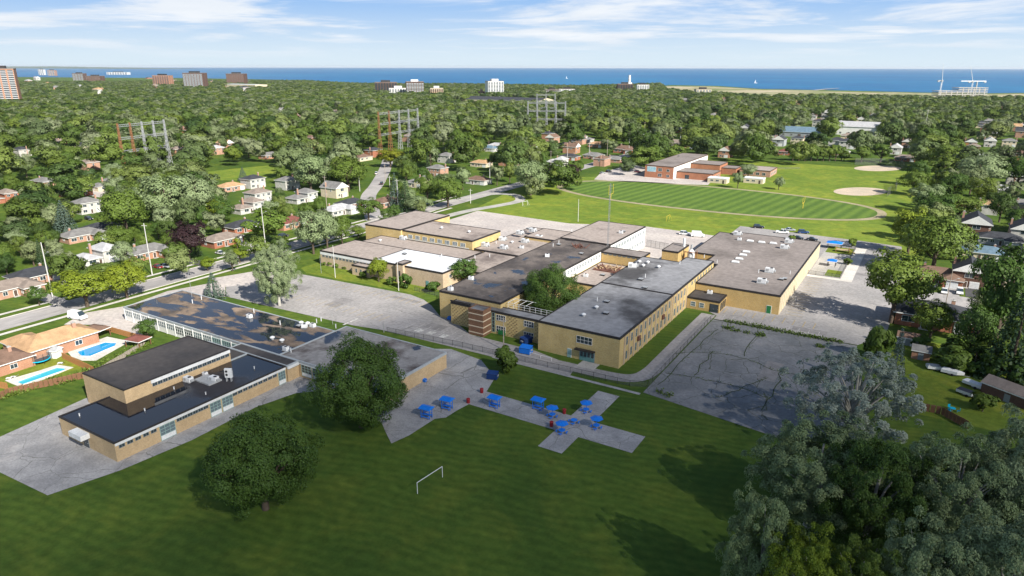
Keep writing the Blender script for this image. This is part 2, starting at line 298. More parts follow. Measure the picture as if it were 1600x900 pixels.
leaf_mat('leaf_silver', [(0.2, 0.265, 0.115), (0.235, 0.29, 0.15)])
leaf_mat('leaf_poplar', [(0.32, 0.37, 0.29), (0.36, 0.4, 0.32)])
leaf_mat('leaf_purple', [(0.035, 0.018, 0.02), (0.045, 0.022, 0.024)])
leaf_mat('leaf_spruce', [(0.075, 0.115, 0.085), (0.09, 0.125, 0.105)], 0.1)
leaf_mat('leaf_conifer', [(0.028, 0.06, 0.02), (0.04, 0.07, 0.026)], 0.1)
leaf_mat('leaf_weed', [(0.09, 0.14, 0.025), (0.1, 0.15, 0.03)])
# lake
m = mat('lake_water', (0.002, 0.092, 0.235), 0.4, 0.08, col2=(0.004, 0.135, 0.28), scale=0.0009, stretch=(1, 1, 1), coord='World', bump=0.0)
# chain link: open wire cloth, most light passes
m = bpy.data.materials.new('chain_link'); m.use_nodes = True; t = m.node_tree; n = t.nodes; n.clear()
tr = n.new('ShaderNodeBsdfTransparent'); df = n.new('ShaderNodeBsdfPrincipled'); df.inputs['Base Color'].default_value = (0.12, 0.125, 0.13, 1); df.inputs['Roughness'].default_value = 0.5
ms = n.new('ShaderNodeMixShader'); ms.inputs[0].default_value = 0.3; o = n.new('ShaderNodeOutputMaterial')
t.links.new(tr.outputs[0], ms.inputs[1]); t.links.new(df.outputs[0], ms.inputs[2]); t.links.new(ms.outputs[0], o.inputs[0]); M['chain_link'] = m
# ------------------------------------------------------------------ mesh helpers
class MB:
    def __init__(s): s.v = []; s.f = []; s.m = []; s.mats = []
    def mi(s, name):
        if name not in s.mats: s.mats.append(name)
        return s.mats.index(name)
    def face(s, pts, m):
        i = len(s.v); s.v += [tuple(p) for p in pts]; s.f.append(tuple(range(i, i + len(pts)))); s.m.append(s.mi(m)); return s
    def box(s, x0, x1, y0, y1, z0, z1, m, bottom=True):
        i = len(s.v); s.v += [(x0, y0, z0), (x1, y0, z0), (x1, y1, z0), (x0, y1, z0), (x0, y0, z1), (x1, y0, z1), (x1, y1, z1), (x0, y1, z1)]
        fs = [(4, 5, 6, 7), (0, 1, 5, 4), (1, 2, 6, 5), (2, 3, 7, 6), (3, 0, 4, 7)] + ([(3, 2, 1, 0)] if bottom else [])
        for f in fs: s.f.append(tuple(i + k for k in f)); s.m.append(s.mi(m))
        return s
    def tube(s, a, b, r0, r1, m, n=6, cap=True):
        a, b = Vector(a), Vector(b); d = (b - a).normalized(); q = d.orthogonal().normalized(); p = d.cross(q); i = len(s.v)
        for c, r in ((a, r0), (b, r1)):
            for k in range(n):
                t = 2 * math.pi * k / n; s.v.append(tuple(c + (q * math.cos(t) + p * math.sin(t)) * r))
        for k in range(n):
            s.f.append((i + k, i + (k + 1) % n, i + n + (k + 1) % n, i + n + k)); s.m.append(s.mi(m))
        if cap:
            s.f.append(tuple(i + n + k for k in range(n))); s.m.append(s.mi(m)); s.f.append(tuple(i + n - 1 - k for k in range(n))); s.m.append(s.mi(m))
        return s
    def prism(s, pts, z0, z1, m):
        i = len(s.v); n = len(pts); s.v += [(x, y, z0) for x, y in pts] + [(x, y, z1) for x, y in pts]
        s.f.append(tuple(range(i + n, i + 2 * n))); s.m.append(s.mi(m))
        for k in range(n): s.f.append((i + k, i + (k + 1) % n, i + n + (k + 1) % n, i + n + k)); s.m.append(s.mi(m))
        return s
    def mesh(s, name, smooth=False):
        me = bpy.data.meshes.new(name); me.from_pydata(s.v, [], s.f)
        for q in s.mats: me.materials.append(M[q])
        me.polygons.foreach_set('material_index', s.m)
        if smooth: me.polygons.foreach_set('use_smooth', [True] * len(s.f))
        me.update(); return me

def link(name, me, parent=None, loc=(0, 0, 0), rz=0.0, scale=(1, 1, 1), m=None):
    o = bpy.data.objects.new(name, me); COL.objects.link(o)
    o.location = loc; o.rotation_euler = (0, 0, rz); o.scale = scale; o.parent = parent
    if m:
        o.material_slots[0].link = 'OBJECT'; o.material_slots[0].material = M[m]
    return o
def tag(o, label=None, cat=None, group=None, kind=None):
    if label: o['label'] = label
    if cat: o['category'] = cat
    if group: o['group'] = group
    if kind: o['kind'] = kind
    return o
def thing(name, label, cat, loc=(0, 0, 0), rz=0, group=None, scale=(1, 1, 1)):
    o = bpy.data.objects.new(name, None); COL.objects.link(o); o.location = loc; o.rotation_euler = (0, 0, rz); o.scale = scale
    o.empty_display_size = 0.5
    return tag(o, label, cat, group)
def copy_thing(src, loc, rz, label, group=None, scale=None):
    r = src.copy(); COL.objects.link(r); r.location = loc; r.rotation_euler = (0, 0, rz)
    if scale: r.scale = scale
    tag(r, label, None, group)
    for ch in src.children:
        c = ch.copy(); COL.objects.link(c); c.parent = r
        for g in ch.children:
            d = g.copy(); COL.objects.link(d); d.parent = c
    return r
def struct(name, me): return tag(link(name, me), kind='structure')

def sheet(name, pts, z, m, world=False):
    """flat sheet from photo ground points (or world points)"""
    q = pts if world else [P(*p) for p in pts]
    ar = sum(q[i][0] * q[(i + 1) % len(q)][1] - q[(i + 1) % len(q)][0] * q[i][1] for i in range(len(q)))
    if ar < 0: q = q[::-1]
    mb = MB(); mb.face([(x, y, z) for x, y in q], m)
    me = mb.mesh(name)
    import bmesh
    bm = bmesh.new(); bm.from_mesh(me); bmesh.ops.triangulate(bm, faces=bm.faces[:]); bm.to_mesh(me); bm.free()
    return struct(name, me)
def rect(name, x0, x1, y0, y1, z, m): return sheet(name, [(x0, y0), (x1, y0), (x1, y1), (x0, y1)], z, m, True)
def smooth_path(pts, n=6):
    out = []
    for i in range(len(pts) - 1):
        p0, p1, p2, p3 = [np.array(pts[max(0, min(len(pts) - 1, j))], float) for j in (i - 1, i, i + 1, i + 2)]
        for k in range(n):
            t = k / n; out.append(tuple(0.5 * ((2 * p1) + (-p0 + p2) * t + (2 * p0 - 5 * p1 + 4 * p2 - p3) * t * t + (-p0 + 3 * p1 - 3 * p2 + p3) * t ** 3)))
    out.append(tuple(map(float, pts[-1]))); return out
def strip(name, pts, width, z, m, curve=True):
    c = smooth_path(pts) if curve else pts
    mb = MB(); Lp, Rp = [], []
    for i, p in enumerate(c):
        a, b = c[max(0, i - 1)], c[min(len(c) - 1, i + 1)]
        d = np.array([b[0] - a[0], b[1] - a[1]]); d = d / np.hypot(*d); nn = np.array([-d[1], d[0]]) * width / 2
        Lp.append((p[0] + nn[0], p[1] + nn[1], z)); Rp.append((p[0] - nn[0], p[1] - nn[1], z))
    for i in range(len(c) - 1): mb.face([Rp[i], Rp[i + 1], Lp[i + 1], Lp[i]], m)
    return struct(name, mb.mesh(name))

# ------------------------------------------------------------------ terrain, lake, far shore
shore_px = [(-400, 122), (300, 124), (440, 126), (490, 131), (560, 135), (700, 135), (840, 136.5), (900, 138), (1000, 134), (1050, 132), (1120, 133), (1190, 137.5), (1300, 139), (1440, 142), (1540, 143), (1600, 142), (1900, 140)]
shore = [P(*p) for p in shore_px]
land = shore + [P(2600, 200), (700, -400), (0, -700), (-700, -400), P(-1000, 200)]
gr = sheet('ground', land, 0.0, 'grass', True)
# lake to the horizon
ang0 = math.atan2(SA, -CA); mb = MB()
far = [(CX + 48000 * math.cos(ang0 + R(a)), CY + 48000 * math.sin(ang0 + R(a))) for a in range(-75, 76, 5)]
near = [(CX + 1200 * math.cos(ang0 + R(a)), CY + 1200 * math.sin(ang0 + R(a))) for a in range(-75, 76, 5)]
for i in range(len(far) - 1): mb.face([(*near[i + 1], -1.5), (*near[i], -1.5), (*far[i], -1.5), (*far[i + 1], -1.5)], 'lake_water')
struct('lake', mb.mesh('lake'))
# low far headland across the water on the left
def ridge(name, px0, px1, row, hmax, m, seed):
    r_ = random.Random(seed); mb = MB(); c = []
    for k in range(41):
        px = px0 + (px1 - px0) * k / 40; x, y = P(px, row); c.append((x, y, hmax * min(1, (40 - k) / 12 + 0.12) * (0.7 + 0.3 * r_.random())))
    d = Vector((-CA, SA)) * 900
    for a, b in zip(c, c[1:]):
        mb.face([(a[0] - d.x, a[1] - d.y, -1.5), (b[0] - d.x, b[1] - d.y, -1.5), (b[0], b[1], b[2]), (a[0], a[1], a[2])], m)
        mb.face([(a[0], a[1], a[2]), (b[0], b[1], b[2]), (b[0] + d.x, b[1] + d.y, -1.5), (a[0] + d.x, a[1] + d.y, -1.5)], m)
    return struct(name, mb.mesh(name))
mat('far_land', (0.06, 0.1, 0.05), 0.95, 0.1, col2=(0.1, 0.13, 0.09), scale=0.002, coord='World')
ridge('headland', -500, 300, 109.5, 62, 'far_land', 3)
# beach and bare waterfront
sheet('beach', [(1030, 133.5), (1120, 134.2), (1190, 138.6), (1300, 140), (1440, 143), (1540, 144), (1640, 143), (1640, 151), (1460, 153), (1300, 151), (1180, 152), (1110, 146), (1040, 140)], 0.05, 'sand')
strip('pier', [P(1272, 139.5), P(1290, 137.5), P(1310, 136)], 14, 0.6, 'concrete', False)

# ------------------------------------------------------------------ roads, lots, paths, fields (each sheet a little above the one below)
rect('street', -166.5, -156, -330, 420, 0.03, 'road')
rect('sidewalk', -153.6, -152, -330, 140, 0.04, 'white_concrete')
rect('sidewalk', -171.5, -170, -330, 170, 0.04, 'white_concrete')
def kerb(x, y0, y1): struct('kerb', MB().box(x - 0.1, x + 0.1, y0, y1, 0, 0.14, 'white_concrete').mesh('kerb'))
kerb(-155.9, -34, 130); kerb(-166.6, -300, 100)
strip('side_street', [(-166, 96), P(575, 310), P(588, 290), P(600, 268), P(606, 250)], 8.5, 0.034, 'road')
sheet('school_forecourt', [(200, 480), (262, 457), (352, 440), (352, 466), (300, 463), (215, 505), (225, 530), (160, 510), (100, 510), (130, 492)], 0.05, 'pale_asphalt')
sheet('front_parking_lot', [(475, 430.6), (641, 461), (662, 469), (674, 478), (687, 494), (711, 503), (735, 523), (836, 548), (900, 573), (890, 588), (750, 553), (612, 520), (594, 516), (554, 510), (446, 486), (353, 465), (353, 450), (414, 443)], 0.055, 'asphalt')
sheet('lot_entrance', [(353, 450), (414, 443), (475, 430.6), (400, 425), (330, 437)], 0.045, 'pale_asphalt')
# alley that wraps the long wing
strip('alley', [(-26, -5.6), (-12, -5.2), (0, -4.8), (5.2, -3), (7.2, 2), (7.4, 12), (7.4, 30), (7.6, 50)], 4.2, 0.07, 'asphalt')
rect('door_path', -9.5, -4.8, -4, -0.2, 0.075, 'concrete')
sheet('cracked_lot', [(9.8, -9), (41, -14), (52, -6), (48, 46.5), (10, 46.5)], 0.06, 'old_asphalt', True)
sheet('side_parking_lot', [(10, 46.8), (48, 46.8), (54, 60), (55, 110), (52, 172), (36.5, 174), (-14, 176), (-14, 137), (0, 130), (0, 58), (10, 50)], 0.05, 'asphalt', True)
sheet('rear_yard', [(-59, 95), (2, 95), (-2, 150), (-50, 152), (-84, 139), (-137, 141), (-136, 92), (-84, 78)], 0.048, 'pale_asphalt', True)
sheet('school_pavement', [(-60, 695), (0, 686), (132, 626), (300, 560), (640, 545), (705, 546), (752, 563), (774, 590), (762, 610), (750, 622), (735, 631), (716, 641), (697, 653), (680, 655), (640, 681), (612, 694), (603, 676), (597, 662), (560, 640), (500, 612), (462, 616), (400, 638), (300, 690), (190, 737), (75, 777), (0, 741), (-60, 735)], 0.05, 'slab')
rect('picnic_path', -27, 17.3, -34.3, -27.2, 0.06, 'slab')
rect('cross_path', 0.8, 6.0, -41.5, -13.6, 0.066, 'slab')
rect('building_edge_path', -30, 9.5, -10.6, -9.6, 0.05, 'slab')
strip('curved_drive', [P(690, 340), P(735, 329), P(775, 322), P(808, 315), P(812, 309), P(800, 304), P(772, 303), P(735, 308), P(690, 318)], 5.5, 0.05, 'concrete')
sheet('elementary_lot', [(928, 280), (938, 270), (985, 256), (1012, 262), (1012, 275), (1112, 281), (1106, 288), (1000, 285)], 0.05, 'pale_asphalt')
sheet('playfield', [(-140, 138), (60, 136), (62, 420), (-80, 420), (-120, 290), (-165, 250)], 0.02, 'meadow', True)
sheet('front_lawn', [P(478, 428), P(640, 458), P(690, 455), P(700, 440), P(500, 410), P(470, 420)], 0.03, 'lawn', True)
sheet('park_lawn', [(310, 271), (440, 258), (440, 270), (400, 284), (325, 283)], 0.02, 'meadow')
sheet('park_path', [(120, 299), (168, 302), (164, 312), (122, 306)], 0.03, 'pale_asphalt')
# running track
TX, TY, TL, TW = -49, 239.5, 91, 39.5
def stadium(l, wd, n=40):
    out = []
    for k in range(n):
        a = 2 * math.pi * k / n; c, s_ = math.cos(a), math.sin(a)
        out.append((TX + l * math.copysign(abs(c) ** 0.92, c), TY + wd * math.copysign(abs(s_) ** 0.86, s_)))
    return out
sheet('running_track', stadium(TL, TW, 72), 0.05, 'dirt_track', True)
sheet('sports_field', stadium(TL - 4.2, TW - 3.2, 72), 0.075, 'striped_field', True)
def ell(cx, cy, rx, ry, n=28): return [(cx + rx * math.cos(2 * math.pi * k / n), cy + ry * math.sin(2 * math.pi * k / n)) for k in range(n)]
sheet('ball_diamond', ell(1344, 297.3, 42, 6.5), 0.06, 'infield')
sheet('ball_diamond', ell(1371, 261, 37, 4.4), 0.06, 'infield')
# painted parking lines
def lines(name, x0, x1, y, n, length, m, dx=0.14, vertical=True):
    mb = MB()
    for k in range(n):
        x = x0 + (x1 - x0) * k / max(1, n - 1)
        if vertical: mb.face([(x, y, 0.09), (x + dx, y, 0.09), (x + dx, y + length, 0.09), (x, y + length, 0.09)], m)
        else: mb.face([(y, x, 0.09), (y + length, x, 0.09), (y + length, x + dx, 0.09), (y, x + dx, 0.09)], m)
    return struct(name, mb.mesh(name))
lines('parking_lines', 11, 36, 53.4, 10, 5, 'line_yellow', 0.18); lines('parking_lines', 12, 38, 47.6, 11, 4.2, 'line_white', 0.12)
lines('parking_lines', 62, 120, 27.2, 22, 4.5, 'line_yellow', 0.16, False)
lines('parking_lines', -108, -70, 10, 15, 5, 'line_yellow', 0.14); lines('parking_lines', -112, -72, -6, 15, 5, 'line_yellow', 0.14)
lines('parking_lines', -62, -45, -6, 7, 4.5, 'line_white', 0.14)
for px, py in ((655, 517), (674, 521), (694, 526)):
    x, y = P(px, py); rect('painted_square', x - 1, x + 1, y - 1.2, y + 1.2, 0.09, 'line_white')
x, y = P(548, 504); rect('stop_line', x - 0.3, x + 0.3, y - 3, y + 3, 0.09, 'line_white')
mat('asphalt_patch', (0.2, 0.19, 0.185), 0.9, 0.2, col2=(0.26, 0.245, 0.24), scale=0.4, coord='World')
for q in ((20, 24, 84, 99), (31, 40, 50, 53), (38, 45, 118, 121), (27, 31, 66, 71), (-96, -91, -4, 4), (-84, -72, 12, 14), (-118, -112, 2, 6), (-58, -52, -3, 1), (30, 34, 12, 24)):
    rect('asphalt_patch', *q, 0.075, 'asphalt_patch')
# wide weedy cracks in the old lot
CR = [[P(1030, 600), P(1085, 548), P(1120, 512)], [P(1050, 552), P(1115, 550), P(1165, 560), P(1220, 580), P(1290, 590)], [P(1085, 585), P(1105, 560), P(1118, 548)], [P(1040, 583), P(1090, 590), P(1140, 600), P(1200, 620)], [P(1160, 556), P(1185, 522)], [P(1195, 640), P(1215, 600), P(1222, 575)], [P(1120, 620), P(1160, 606), P(1195, 590)]]
for c in CR:
    c2 = smooth_path(c, 5); c2 = [(a + random.uniform(-.6, .6), b_ + random.uniform(-.6, .6)) for a, b_ in c2]
    strip('crack', c2, 0.2, 0.085, 'crack', False)
strip('crack', [(10, 46.6), (24, 46.3), (48, 46.8)], 0.6, 0.085, 'crack', False)
# ------------------------------------------------------------------ building kit
WIN = {}
def window_mesh(wd, ht, cols, rows, frame='frame_white', glass='glass', panel=None, panel_frac=0.0):
    key = (wd, ht, cols, rows, frame, glass, panel, panel_frac)
    if key in WIN: return WIN[key]
    mb = MB(); f = 0.07; x0, x1 = -wd / 2, wd / 2; zb = 0.0
    if panel:
        zb = ht * panel_frac; mb.box(x0 + f, x1 - f, -0.05, 0.0, f, zb, panel)
    mb.face([(x0, -0.03, zb), (x1, -0.03, zb), (x1, -0.03, ht), (x0, -0.03, ht)], glass)
    for x in (x0, x1 - f): mb.box(x, x + f, -0.09, 0, 0, ht, frame)
    for z in {0.0, zb, ht - f}: mb.box(x0 + f, x1 - f, -0.088, 0, z, z + f, frame)
    for k in range(1, cols):
        x = x0 + wd * k / cols; mb.box(x - 0.03, x + 0.03, -0.075, 0, zb + f, ht - f, frame)
    for k in range(1, rows):
        z = zb + (ht - zb) * k / rows; mb.box(x0 + f, x1 - f, -0.07, 0, z - 0.03, z + 0.03, frame)
    WIN[key] = mb.mesh('window'); return WIN[key]
FACE = {'S': 0.0, 'E': R(90), 'N': R(180), 'W': R(-90)}
class Wing:
    """one box-shaped wing of a building: walls, flat roof and a proud roof edge; windows sit on the walls"""
    def __init__(s, root, x0, x1, y0, y1, h, wall, roof, z0=0.0, edge='fascia_dark', eh=0.4, over=0.08, label=None, pts=None):
        s.x0, s.x1, s.y0, s.y1, s.h, s.z0 = x0, x1, y0, y1, h, z0
        ox, oy = root.location.x, root.location.y
        mb = MB(); p = pts or [(x0, y0), (x1, y0), (x1, y1), (x0, y1)]
        for i in range(len(p)):
            a, b = p[i], p[(i + 1) % len(p)]; mb.face([(*a, z0), (*b, z0), (*b, h - 0.02), (*a, h - 0.02)], wall)
        s.wall = link('wing', mb.mesh('wing'), root, (-ox, -oy, 0))
        if label: s.wall['label'] = label
        s.roof = link('roof', MB().face([(x, y, h) for x, y in p], roof).mesh('roof'), s.wall)
        mb = MB(); t = 0.22
        cx, cy = sum(q[0] for q in p) / len(p), sum(q[1] for q in p) / len(p)
        n = len(p)
        def off(d):     # inward/outward offset polygon (axis-aligned corners)
            out = []
            for i in range(n):
                a, b, c = p[i - 1], p[i], p[(i + 1) % n]
                d1 = Vector((b[0] - a[0], b[1] - a[1])).normalized(); d2 = Vector((c[0] - b[0], c[1] - b[1])).normalized()
                n1 = Vector((d1.y, -d1.x)); n2 = Vector((d2.y, -d2.x)); k = d / (1 + n1.dot(n2))
                out.append((b[0] + (n1.x + n2.x) * k, b[1] + (n1.y + n2.y) * k))
            return out
        o_, i_ = off(over), off(-t); zt, zb = h + 0.14, h - eh
        for i in range(n):
            j = (i + 1) % n
            mb.face([(*o_[i], zb), (*o_[j], zb), (*o_[j], zt), (*o_[i], zt)], edge); mb.face([(*o_[i], zt), (*o_[j], zt), (*i_[j], zt), (*i_[i], zt)], edge)
            mb.face([(*i_[j], h + 0.005), (*i_[i], h + 0.005), (*i_[i], zt), (*i_[j], zt)], edge); mb.face([(*o_[j], zb), (*o_[i], zb), (*p[i], zb), (*p[j], zb)], edge)
        s.edge = link('roof_edge', mb.mesh('roof_edge'), s.wall)
    def at(s, face, t, z):
        return {'S': (t, s.y0, z), 'E': (s.x1, t, z), 'N': (t, s.y1, z), 'W': (s.x0, t, z)}[face]
    def put(s, name, me, face, t, z):
        return link(name, me, s.wall, s.at(face, t, z), FACE[face])
    def row(s, face, a, b, n, z, wd, ht, cols=2, rows=1, frame='frame_white', glass='glass', panel=None, pf=0.0):
        me = window_mesh(wd, ht, cols, rows, frame, glass, panel, pf)
        for k in range(n): s.put('window', me, face, a + (b - a) * (k + 0.5) / n, z)
    def door(s, face, t, wd, ht, m, leaves=1, frame='frame_grey'):
        mb = MB(); mb.box(-wd / 2 - .1, wd / 2 + .1, -0.06, 0, 0, ht + .1, frame)
        for k in range(leaves):
            x0 = -wd / 2 + wd * k / leaves + .03; x1 = -wd / 2 + wd * (k + 1) / leaves - .03
            mb.box(x0, x1, -0.1, -0.06, 0.05, ht, m)
            if m == 'glass' or leaves > 1: mb.box(x0 + .12, x1 - .12, -0.12, -0.1, ht * .45, ht * .9, 'glass')
            mb.box(x1 - .14, x1 - .08, -0.16, -0.1, ht * .42, ht * .5, 'metal_grey')
        return s.put('door', mb.mesh('door'), face, t, 0.0)
    def band(s, name, face, a, b, z0, z1, m, proud=0.05):
        me = MB().box(-(b - a) / 2, (b - a) / 2, -proud, 0, 0, z1 - z0, m).mesh(name)
        return s.put(name, me, face, (a + b) / 2, z0)
EQ = {}
def equip(kind):
    if kind in EQ: return EQ[kind]
    mb = MB()
    if kind == 'unit':
        mb.box(-1.3, 1.3, -.8, .8, .3, 1.5, 'metal_white'); mb.box(-1.4, 1.4, -.9, .9, 0, .3, 'metal_grey'); mb.box(-1.0, -.1, -.84, -.8, .5, 1.3, 'metal_grey'); mb.tube((.6, 0, 1.5), (.6, 0, 1.62), .5, .5, 'black_metal', 10); mb.box(1.3, 1.9, -.5, .5, .4, 1.0, 'metal_grey')
    elif kind == 'small_unit':
        mb.box(-.7, .7, -.5, .5, .15, 1.0, 'metal_white'); mb.box(-.8, .8, -.6, .6, 0, .15, 'metal_grey'); mb.tube((0, 0, 1.0), (0, 0, 1.08), .35, .35, 'black_metal', 8)
    elif kind == 'vent':
        mb.tube((0, 0, 0), (0, 0, .5), .35, .3, 'metal_grey', 10); mb.tube((0, 0, .5), (0, 0, .72), .62, .62, 'metal_white', 12); mb.tube((0, 0, .72), (0, 0, .95), .62, .2, 'metal_white', 12)
    elif kind == 'pipe':
        mb.tube((0, 0, 0), (0, 0, 1.1), .11, .11, 'metal_white', 8); mb.tube((0, 0, 1.1), (0, 0, 1.25), .2, .12, 'metal_grey', 8)
    elif kind == 'skylight':
        mb.box(-1.3, 1.3, -.7, .7, 0, .3, 'metal_grey'); mb.face([(-1.2, -.6, .3), (1.2, -.6, .3), (1.0, 0, .75), (-1.0, 0, .75)], 'metal_white'); mb.face([(1.2, .6, .3), (-1.2, .6, .3), (-1.0, 0, .75), (1.0, 0, .75)], 'metal_white'); mb.face([(1.2, -.6, .3), (1.2, .6, .3), (1.0, 0, .75)], 'metal_white'); mb.face([(-1.2, .6, .3), (-1.2, -.6, .3), (-1.0, 0, .75)], 'metal_white')
    elif kind == 'hatch':
        mb.box(-.6, .6, -.6, .6, 0, .45, 'black_metal'); mb.box(-.65, .65, -.65, .65, .45, .55, 'metal_grey')
    EQ[kind] = mb.mesh('rooftop_' + kind); return EQ[kind]
EQN = dict(unit='rooftop_unit', small_unit='rooftop_unit', vent='roof_vent', pipe='vent_pipe', skylight='skylight', hatch='roof_hatch')
def on_roof(wing, items):
    for kind, px, py, *rest in items:
        x, y = P(px, py, wing.h); link(EQN[kind], equip(kind), wing.wall, (x, y, wing.h + 0.01), rest[0] if rest else 0.0)

# ------------------------------------------------------------------ the large yellow brick high school
hs = thing('high_school', 'sprawling yellow brick high school with flat roofs and a tree-filled courtyard', 'school', (-40, 45, 0))
A = Wing(hs, -22.5, 0, 0, 38.4, 8.0, 'yellow_brick', 'roof_grey')
A.row('E', 3, 37.5, 11, 1.0, 1.0, 2.1, 1, 2, 'frame_grey', 'glass_pale'); A.row('E', 3, 37.5, 11, 4.8, 1.0, 2.1, 1, 2, 'frame_grey', 'glass_pale')
for k in range(12): A.band('pilaster', 'E', 2.65 + k * 3.136, 3.35 + k * 3.136, 0.05, 7.55, 'pale_brick', 0.16)
A.row('S', -11.8, -7, 1, 4.5, 4.3, 1.9, 4, 2, 'frame_white'); A.band('wall_panel', 'S', -11.7, -7.1, 3.4, 4.4, 'yellow_brick', 0.05)
A.door('S', -8.5, 4.0, 2.6, 'teal_panel', 4, 'frame_grey'); A.band('canopy', 'S', -11.6, -6.3, 2.85, 3.15, 'fascia_dark', 1.1)
A.door('S', -13.4, 1.0, 2.3, 'pale_teal', 1, 'frame_white')
on_roof(A, [('vent', 912, 494), ('vent', 932, 482), ('hatch', 947, 490), ('hatch', 948, 472), ('pipe', 933, 470), ('hatch', 1008, 450)])
A2 = Wing(hs, -22.5, 0, 38.55, 80, 8.06, 'yellow_brick', 'roof_grey', pts=[(-22.5, 38.55), (0, 38.55), (0, 80), (-9.5, 80), (-9.5, 73), (-22.5, 73)])
A2.row('E', 39.5, 51, 4, 4.8, 1.0, 2.1, 1, 2, 'frame_grey', 'glass_pale'); A2.row('E', 39.5, 51, 4, 1.0, 1.0, 2.1, 1, 2, 'frame_grey', 'glass_pale'); A2.row('E', 55, 79, 8, 6.2, 1.0, 1.1, 1, 1, 'frame_grey', 'glass_pale')
for k in range(5): A2.band('pilaster', 'E', 38.9 + k * 3.1, 39.5 + k * 3.1, 0.05, 7.6, 'pale_brick', 0.16)
on_roof(A2, [('unit', 988, 417, 0.3), ('vent', 999, 410), ('vent', 1012, 411), ('vent', 1029, 418), ('vent', 1005, 416), ('pipe', 1008, 433), ('hatch', 1001, 437), ('pipe', 1100, 402), ('pipe', 1062, 412)])
for px, py in ((998, 506), (1052, 484)):       # red rusted louvres on the long wall
    y = P(px, py + 18)[1] ; A.put('louvre', MB().box(-.7, .7, -.5, 0, 0, 1.2, 'rust_heap').mesh('louvre'), 'E', {998: 12.2, 1052: 30.5}[px], 3.3)
W2 = Wing(hs, -53, -22.65, 3.6, 7.6, 6.5, 'yellow_brick', 'roof_grey')
for x in (-36.2, -27.4):
    for z in (0.9, 4.1): W2.put('window', window_mesh(3.0, 1.7, 4, 2, 'frame_white'), 'S', x, z)
W2.band('roof_stripe', 'S', -53, -46, 6.9, 7.2, 'fascia_dark', 0.3)
mb = MB()        # proud header bricks dotted over the link wall
for x0_, x1_ in ((-52.4, -45.8), (-34, -30), (-25.4, -23.2)):
    for j in range(11):
        for i_ in range(int((x1_ - x0_) / 1.1)):
            x_ = x0_ + i_ * 1.1 + (j % 2) * .55; mb.box(x_, x_ + .34, 3.5, 3.6, .5 + j * .52, .62 + j * .52, 'brown_brick')
tag(link('header_bricks', mb.mesh('header_bricks'), W2.wall), kind='stuff')
TWR = Wing(hs, -44.2, -39.4, -0.3, 3.55, 7.4, 'brown_brick', 'roof_grey', edge='brown_brick', eh=0.3, label='brown brick stair tower with cream stone bands')
for z in (0.7, 2.5, 4.3, 6.1):
    TWR.band('stone_band', 'S', -44.2, -39.4, z, z + .3, 'cream_stone', 0.04); TWR.band('stone_band', 'E', -0.3, 3.5, z, z + .3, 'cream_stone', 0.04); TWR.band('stone_band', 'W', -0.3, 3.5, z, z + .3, 'cream_stone', 0.04)
W2.put('window', window_mesh(1.0, 5.6, 1, 5, 'pale_teal'), 'S', -38.6, 0.5); W2.put('window', window_mesh(0.9, 5.2, 1, 5, 'frame_grey'), 'S', -44.9, 0.5)
mb = MB()          # steel roof frame of the courtyard stair, open posts and rails
for k in range(9):
    x = -37 + k * 1.75; mb.tube((x, 8.6, 5.2), (x, 8.6, 7.8), .06, .06, 'frame_white', 5)
for z in (6.5, 7.2, 7.8): mb.tube((-37, 8.6, z), (-23, 8.6, z), .05, .05, 'frame_white', 5)
for k in range(4): mb.tube((-37 + k * 1.9, 8.6, 7.8), (-37 + k * 1.9, 12.5, 7.8), .07, .07, 'frame_white', 5)
mb.tube((-37, 12.5, 7.8), (-30, 12.5, 7.8), .07, .07, 'frame_white', 5)
link('roof_railing', mb.mesh('roof_railing'), hs, (40, -45, 0))
W3 = Wing(hs, -59, -38, 6.3, 81, 8.1, 'yellow_brick', 'roof_stained', edge='fascia_dark')
W3.row('E', 44, 79, 16, 5.2, 1.5, 1.9, 2, 2, 'frame_white', 'glass_pale', 'frame_white', .3); W3.band('white_wall_band', 'E', 43, 80.8, 4.3, 7.7, 'white_wall', 0.02)
on_roof(W3, [('small_unit', 736, 437), ('pipe', 705, 452), ('small_unit', 855, 401, .4), ('hatch', 908, 397), ('pipe', 864, 385), ('pipe', 873, 380), ('hatch', 873, 383), ('small_unit', 704, 454)])
RB = MB()
for k in range(26):
    a = rng.uniform(-1, 1, 3); RB.tube((a[0] * 2.6, a[1] * 1.6, .1), (a[0] * 2.6 + rng.uniform(-1.6, 1.6), a[1] * 1.6 + rng.uniform(-1.6, 1.6), rng.uniform(.3, 1.5)), .14, .1, 'rust_heap', 4)
x, y = P(906, 387, 8.1); link('scrap_heap', RB.mesh('scrap_heap'), W3.wall, (x, y, 8.1))
W3b = Wing(hs, -58.5, -37.9, 81.15, 116, 8.5, 'white_wall', 'roof_pink')
for z in (1.0, 4.9): W3b.row('E', 82.5, 115, 12, z, 2.2, 2.4, 2, 3, 'frame_white', 'glass_pale', 'frame_white', .35)
on_roof(W3b, [('small_unit', 970, 364), ('hatch', 974, 362), ('pipe', 893, 361)])
mb = MB(); mx_, my_ = -38.6, 80      # lattice antenna mast standing on the roof
for k in range(3):
    a = k * 2.094; mb.tube((mx_ + .35 * math.cos(a), my_ + .35 * math.sin(a), 8.1), (mx_ + .2 * math.cos(a), my_ + .2 * math.sin(a), 31), .05, .04, 'galvanised', 4)
    for j in range(22): 
        z = 8.5 + j; b_ = a + 2.094; mb.tube((mx_ + .33 * math.cos(a), my_ + .33 * math.sin(a), z), (mx_ + .33 * math.cos(b_), my_ + .33 * math.sin(b_), z + 1), .025, .025, 'galvanised', 3)
mb.tube((mx_ - 1.2, my_, 30), (mx_ + 1.2, my_, 30), .05, .05, 'galvanised', 4)
